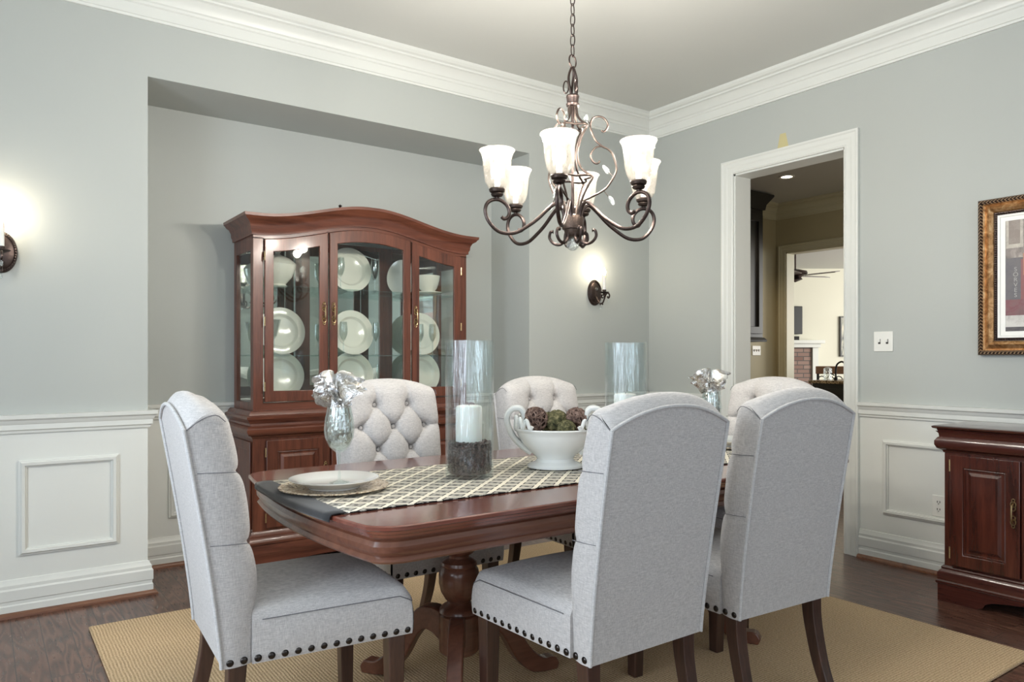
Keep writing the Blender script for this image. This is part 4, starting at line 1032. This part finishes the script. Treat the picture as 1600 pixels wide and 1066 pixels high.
# ------------------------------------------------------------------ wall sconces (origin on the wall, arm towards -y)
def sconce():
    r = thing('wall_sconce', '', 'wall light', group='candle sconces flanking the niche')
    m = MB(); rows = []
    for sc_, d in ((1, .0), (1, .010), (.94, .016), (.84, .018), (.80, .014), (.70, .018), (.2, .024), (0.01, .025)):
        rows.append([(.064*sc_*math.cos(a), -d-.0005, .094*sc_*math.sin(a)) for a in [2*PI*k_/36 for k_ in range(36)]])
    m.grid(rows, closed_u=True)
    for k_ in range(44):
        a = 2*PI*k_/44; m.ball((.0575*math.cos(a), -.018, .0845*math.sin(a)), .0042, 6, 4)
    bp_ = build('backplate', m, M_bronze, r)
    build('boss', MB().ball((0, -.026, .026), .012, 12, 8), M_crystal, bp_)
    arm = _cr([(0, -.022, -.030), (.0, -.040, -.058), (.0, -.065, -.082), (0, -.095, -.078), (0, -.112, -.050), (0, -.128, -.022), (0, -.150, -.012), (0, -.165, -.026), (0, -.162, -.045), (0, -.148, -.046), (0, -.147, -.034)], 5)
    m = MB().tube(arm, [.0055]*len(arm), 8)
    m.tube(_cr([(0, -.112, -.050), (0, -.108, -.028), (0, -.094, -.020), (0, -.083, -.032), (0, -.090, -.044), (0, -.098, -.040)], 5), .0045, 8)
    for y in (-.068, -.092): m.ball((0, y, -.090), .006, 8, 6)
    a_ = build('arm', m, M_bronze, r)
    build('drip_pan', MB().lathe([(.0, -.022), (.006, -.020), (.010, -.010), (.034, .0), (.035, .003), (.012, -.002), (.012, .010), (.015, .012), (.015, .018), (.011, .020)], 24, (0, -.110, -.004)), M_bronze2, a_)
    c = build('candle_sleeve', MB().lathe([(.0, .010), (.0115, .010), (.0115, .118), (.009, .120), (0, .120)], 20, (0, -.110, 0)), M_wax, r)
    build('bulb', MB().lathe([(.006, 0), (.010, .010), (.012, .022), (.008, .038), (.002, .055), (0, .056)], 16, (0, -.110, .120)), M_flame, c)
    m = MB()
    for (y, z_) in ((-.068, -.112), (-.092, -.114), (-.156, -.066)):
        m.ball((0, y, z_), .010, 8, 6, (.6, .6, 1.3))
    build('crystal_drops', m, M_crystal, r)
    return r
s0 = sconce(); s0.location = (.071, YB-.0005, 1.657); s0['label'] = 'bronze candle sconce at the far left edge, left of the niche'
dup(s0, (3.664, YB-.0005, 1.657), 0, 'bronze candle sconce right of the niche, by the room corner')
for x in (.071, 3.664): point('sconce_lamp', (x, YB-.112, 1.845), 1.5, (1, .86, .66), .02)

# ------------------------------------------------------------------ chandelier
CX, CY = 1.872, 2.205
cn = thing('chandelier', 'bronze six-light scroll chandelier hanging over the dining table', 'chandelier', (CX, CY, 0))
build('canopy', MB().lathe([(.0, ZC-.045), (.012, ZC-.045), (.03, ZC-.035), (.062, ZC-.012), (.065, ZC-.0005), (0, ZC-.0005)], 28), M_bronze, cn)
zc_ = 2.352; i = 0; L_ = .030
def oval(c, hx, hz, yawa, r=.0022, n=16):
    return MB().tube([(c[0]+hx*math.cos(a)*math.cos(yawa), c[1]+hx*math.cos(a)*math.sin(yawa), c[2]+hz*math.sin(a)) for a in [2*PI*k_/n for k_ in range(n)]], r, 6, closed=True)
link = build('chain_link', oval((0, 0, 0), .010, .024, .25), M_bronze, cn, loc=(0, 0, zc_+.024))
z_ = zc_+.024+.040; i = 1
while z_ < ZC-.05:
    instance(link, cn, (0, 0, z_), (0, 0, PI/2*(i % 2))); z_ += .040; i += 1
build('hanging_loop', oval((0, 0, 2.335), .024, .024, .3, .0032, 24), M_bronze, cn)
m = MB()
for k_ in range(3):
    a = 2*PI*k_/3+.3
    P = [(r_*math.cos(a+tw), r_*math.sin(a+tw), z) for r_, z, tw in ((.004, 2.312, 0), (.014, 2.285, .3), (.018, 2.255, .6), (.012, 2.215, .9), (.010, 2.195, 1.1))]
    m.tube(_cr(P, 5), .005, 6)
    lx, ly = .026*math.cos(a), .026*math.sin(a)
    m.add(oval((lx, ly, 2.235), .010, .024, a, .0030, 14).v, oval((lx, ly, 2.235), .010, .024, a, .0030, 14).f)
build('leaf_finial', m, M_bronze, cn)
build('top_collar', MB().lathe([(.008, 2.205), (.024, 2.202), (.026, 2.196), (.024, 2.190), (.022, 2.172), (.026, 2.168), (.024, 2.160), (.008, 2.158)], 24), M_bronze, cn)
build('centre_rod', MB().lathe([(.0, 2.18), (.006, 2.18), (.006, 1.80), (.006, 1.66), (0, 1.66)], 12), M_bronze, cn)
cage = [(.016, 2.165), (.022, 2.12), (.040, 2.095), (.064, 2.075), (.045, 2.045), (.026, 2.0), (.022, 1.96), (.034, 1.92), (.060, 1.893), (.088, 1.872), (.070, 1.845), (.045, 1.80), (.030, 1.755), (.024, 1.72)]
for k_ in range(4):
    a = math.radians(20)+PI/2*k_
    build('cage_rod', MB().tube([(v_[0]*math.cos(a), v_[0]*math.sin(a), v_[1]) for v_ in [(p.x, p.z) for p in _cr([(r_, 0, z) for r_, z in cage], 5)]], .0045, 8), M_bronze2, cn)
for zz, rad in ((2.080, .060), (1.878, .084)):
    P = []
    for q in range(32):
        a = 2*PI*q/32; r_ = rad*(1+.0*math.cos(4*a)); d_ = abs((a-math.radians(20)+PI/4) % (PI/2)-PI/4); r_ = rad*math.cos(PI/4)/max(math.cos(PI/4-d_), .5)*1.0+.004
        r_ = rad*(.80+.20*math.cos(4*(a-math.radians(20))))
        P.append((r_*math.cos(a), r_*math.sin(a), zz))
    build('cage_ring', MB().tube(P, .0045, 8, closed=True), M_bronze2, cn)
build('hub', MB().lathe([(.0, 1.735), (.030, 1.735), (.040, 1.730), (.042, 1.722), (.042, 1.688), (.040, 1.680), (.034, 1.678), (.030, 1.662), (.020, 1.650), (0, 1.648)], 32), metal('knurled_bronze', srgb(120, 104, 94), .45, 1.0, 260, srgb(60, 50, 46)), cn)
RIGHTANG = -yaw          # world angle of the camera's right
def ang(phi): return math.radians(-90)-yaw+math.radians(phi)   # phi=0 points at the camera, +90 to the right
SCR = [(.040, 1.79), (.087, 1.813), (.125, 1.835), (.146, 1.861), (.168, 1.90), (.170, 1.925), (.157, 1.970), (.138, 1.992), (.116, 2.003), (.087, 2.03), (.070, 2.075), (.071, 2.098), (.082, 2.115), (.105, 2.120), (.125, 2.110), (.137, 2.090), (.132, 2.070), (.120, 2.060), (.112, 2.066)]
CUR = [(.138, 1.992), (.116, 2.003), (.092, 2.000), (.076, 1.984), (.070, 1.966), (.076, 1.948), (.088, 1.937), (.100, 1.938), (.106, 1.947)]
leaf = None
for phi in (90, -30, 210):
    a = ang(phi)
    def W3(r_, z): return (r_*math.cos(a), r_*math.sin(a), z)
    s = build('scroll', MB().tube(_cr([W3(*p) for p in SCR], 5), .0040, 8), M_bronze2, cn)
    build('curl', MB().tube(_cr([W3(*p) for p in CUR], 5), .0036, 8), M_bronze2, s)
    for (r_, z, tl, q) in ((.128, 1.915, -.6, (.162, 1.882)), (.150, 1.795, -.5, (.120, 1.832)), (.052, 2.110, .1, (.072, 2.085))):
        build('leaf_stem', MB().tube([W3(r_, z), W3(*q)], .0016, 6), M_bronze2, s)
        M_ = Matrix.Translation(W3(r_, z)) @ Matrix.Rotation(a, 4, 'Z') @ Matrix.Rotation(tl, 4, 'Y')
        m = MB().ball((0, 0, 0), .012, 12, 8, (.8, .5, 1.9), fn=lambda d: 1-.25*max(0, d.z)).xf(M_)
        build('crystal_leaf', m, M_crystal, s)
ARM = [(.034, 1.700), (.036, 1.735), (.048, 1.765), (.070, 1.776), (.103, 1.752), (.138, 1.718), (.177, 1.688), (.236, 1.655), (.295, 1.656), (.335, 1.690), (.351, 1.730), (.343, 1.762), (.318, 1.777), (.290, 1.775), (.266, 1.757), (.257, 1.735), (.262, 1.715), (.277, 1.706), (.288, 1.714)]
SH = [(.026, 1.818), (.034, 1.824), (.044, 1.842), (.050, 1.870), (.053, 1.900), (.055, 1.930), (.061, 1.952), (.068, 1.963), (.0665, 1.965), (.059, 1.954), (.052, 1.930), (.050, 1.900), (.047, 1.870), (.041, 1.844), (.031, 1.827), (.024, 1.822)]
for q in range(6):
    phi = -13.5+60*q; a = ang(phi)
    ar = build('arm', MB().tube(_cr([(p[0], 0, p[1]) for p in ARM], 5), .0072, 10), M_bronze, cn, rot=(0, 0, a))
    ra = .305
    build('shade_holder', MB().lathe([(.0, 1.776), (.006, 1.778), (.008, 1.786), (.020, 1.790), (.024, 1.797), (.021, 1.802), (.028, 1.806), (.031, 1.815), (.028, 1.820), (.0, 1.818)], 24, (ra, 0, 0)), M_bronze2, ar)
    build('shade', MB().lathe(SH, 40, (ra, 0, 0)), M_shade, ar)
    build('bulb', MB().ball((ra, 0, 1.885), .026, 16, 10, (1, 1, 1.2)).lathe([(.010, 1.82), (.012, 1.86)], 12, (ra, 0, 0)), M_bulb, ar)
    point('chandelier_lamp', (CX+ra*math.cos(a), CY+ra*math.sin(a), 2.055), 14.0, (1, .935, .84), .03)
for q in range(6):
    a = ang(15+60*q)
    P = _cr([(.024, 0, 1.668), (.030, 0, 1.640), (.050, 0, 1.622), (.076, 0, 1.628), (.092, 0, 1.650), (.088, 0, 1.672), (.077, 0, 1.674)], 5)
    build('lower_hook', MB().tube(P, [.0058]*(len(P)-1)+[.009], 8), M_bronze, cn, rot=(0, 0, a))
build('crystal_ball', MB().ball((0, 0, 1.622), .026, 12, 8), M_crystal, cn, smooth=0)
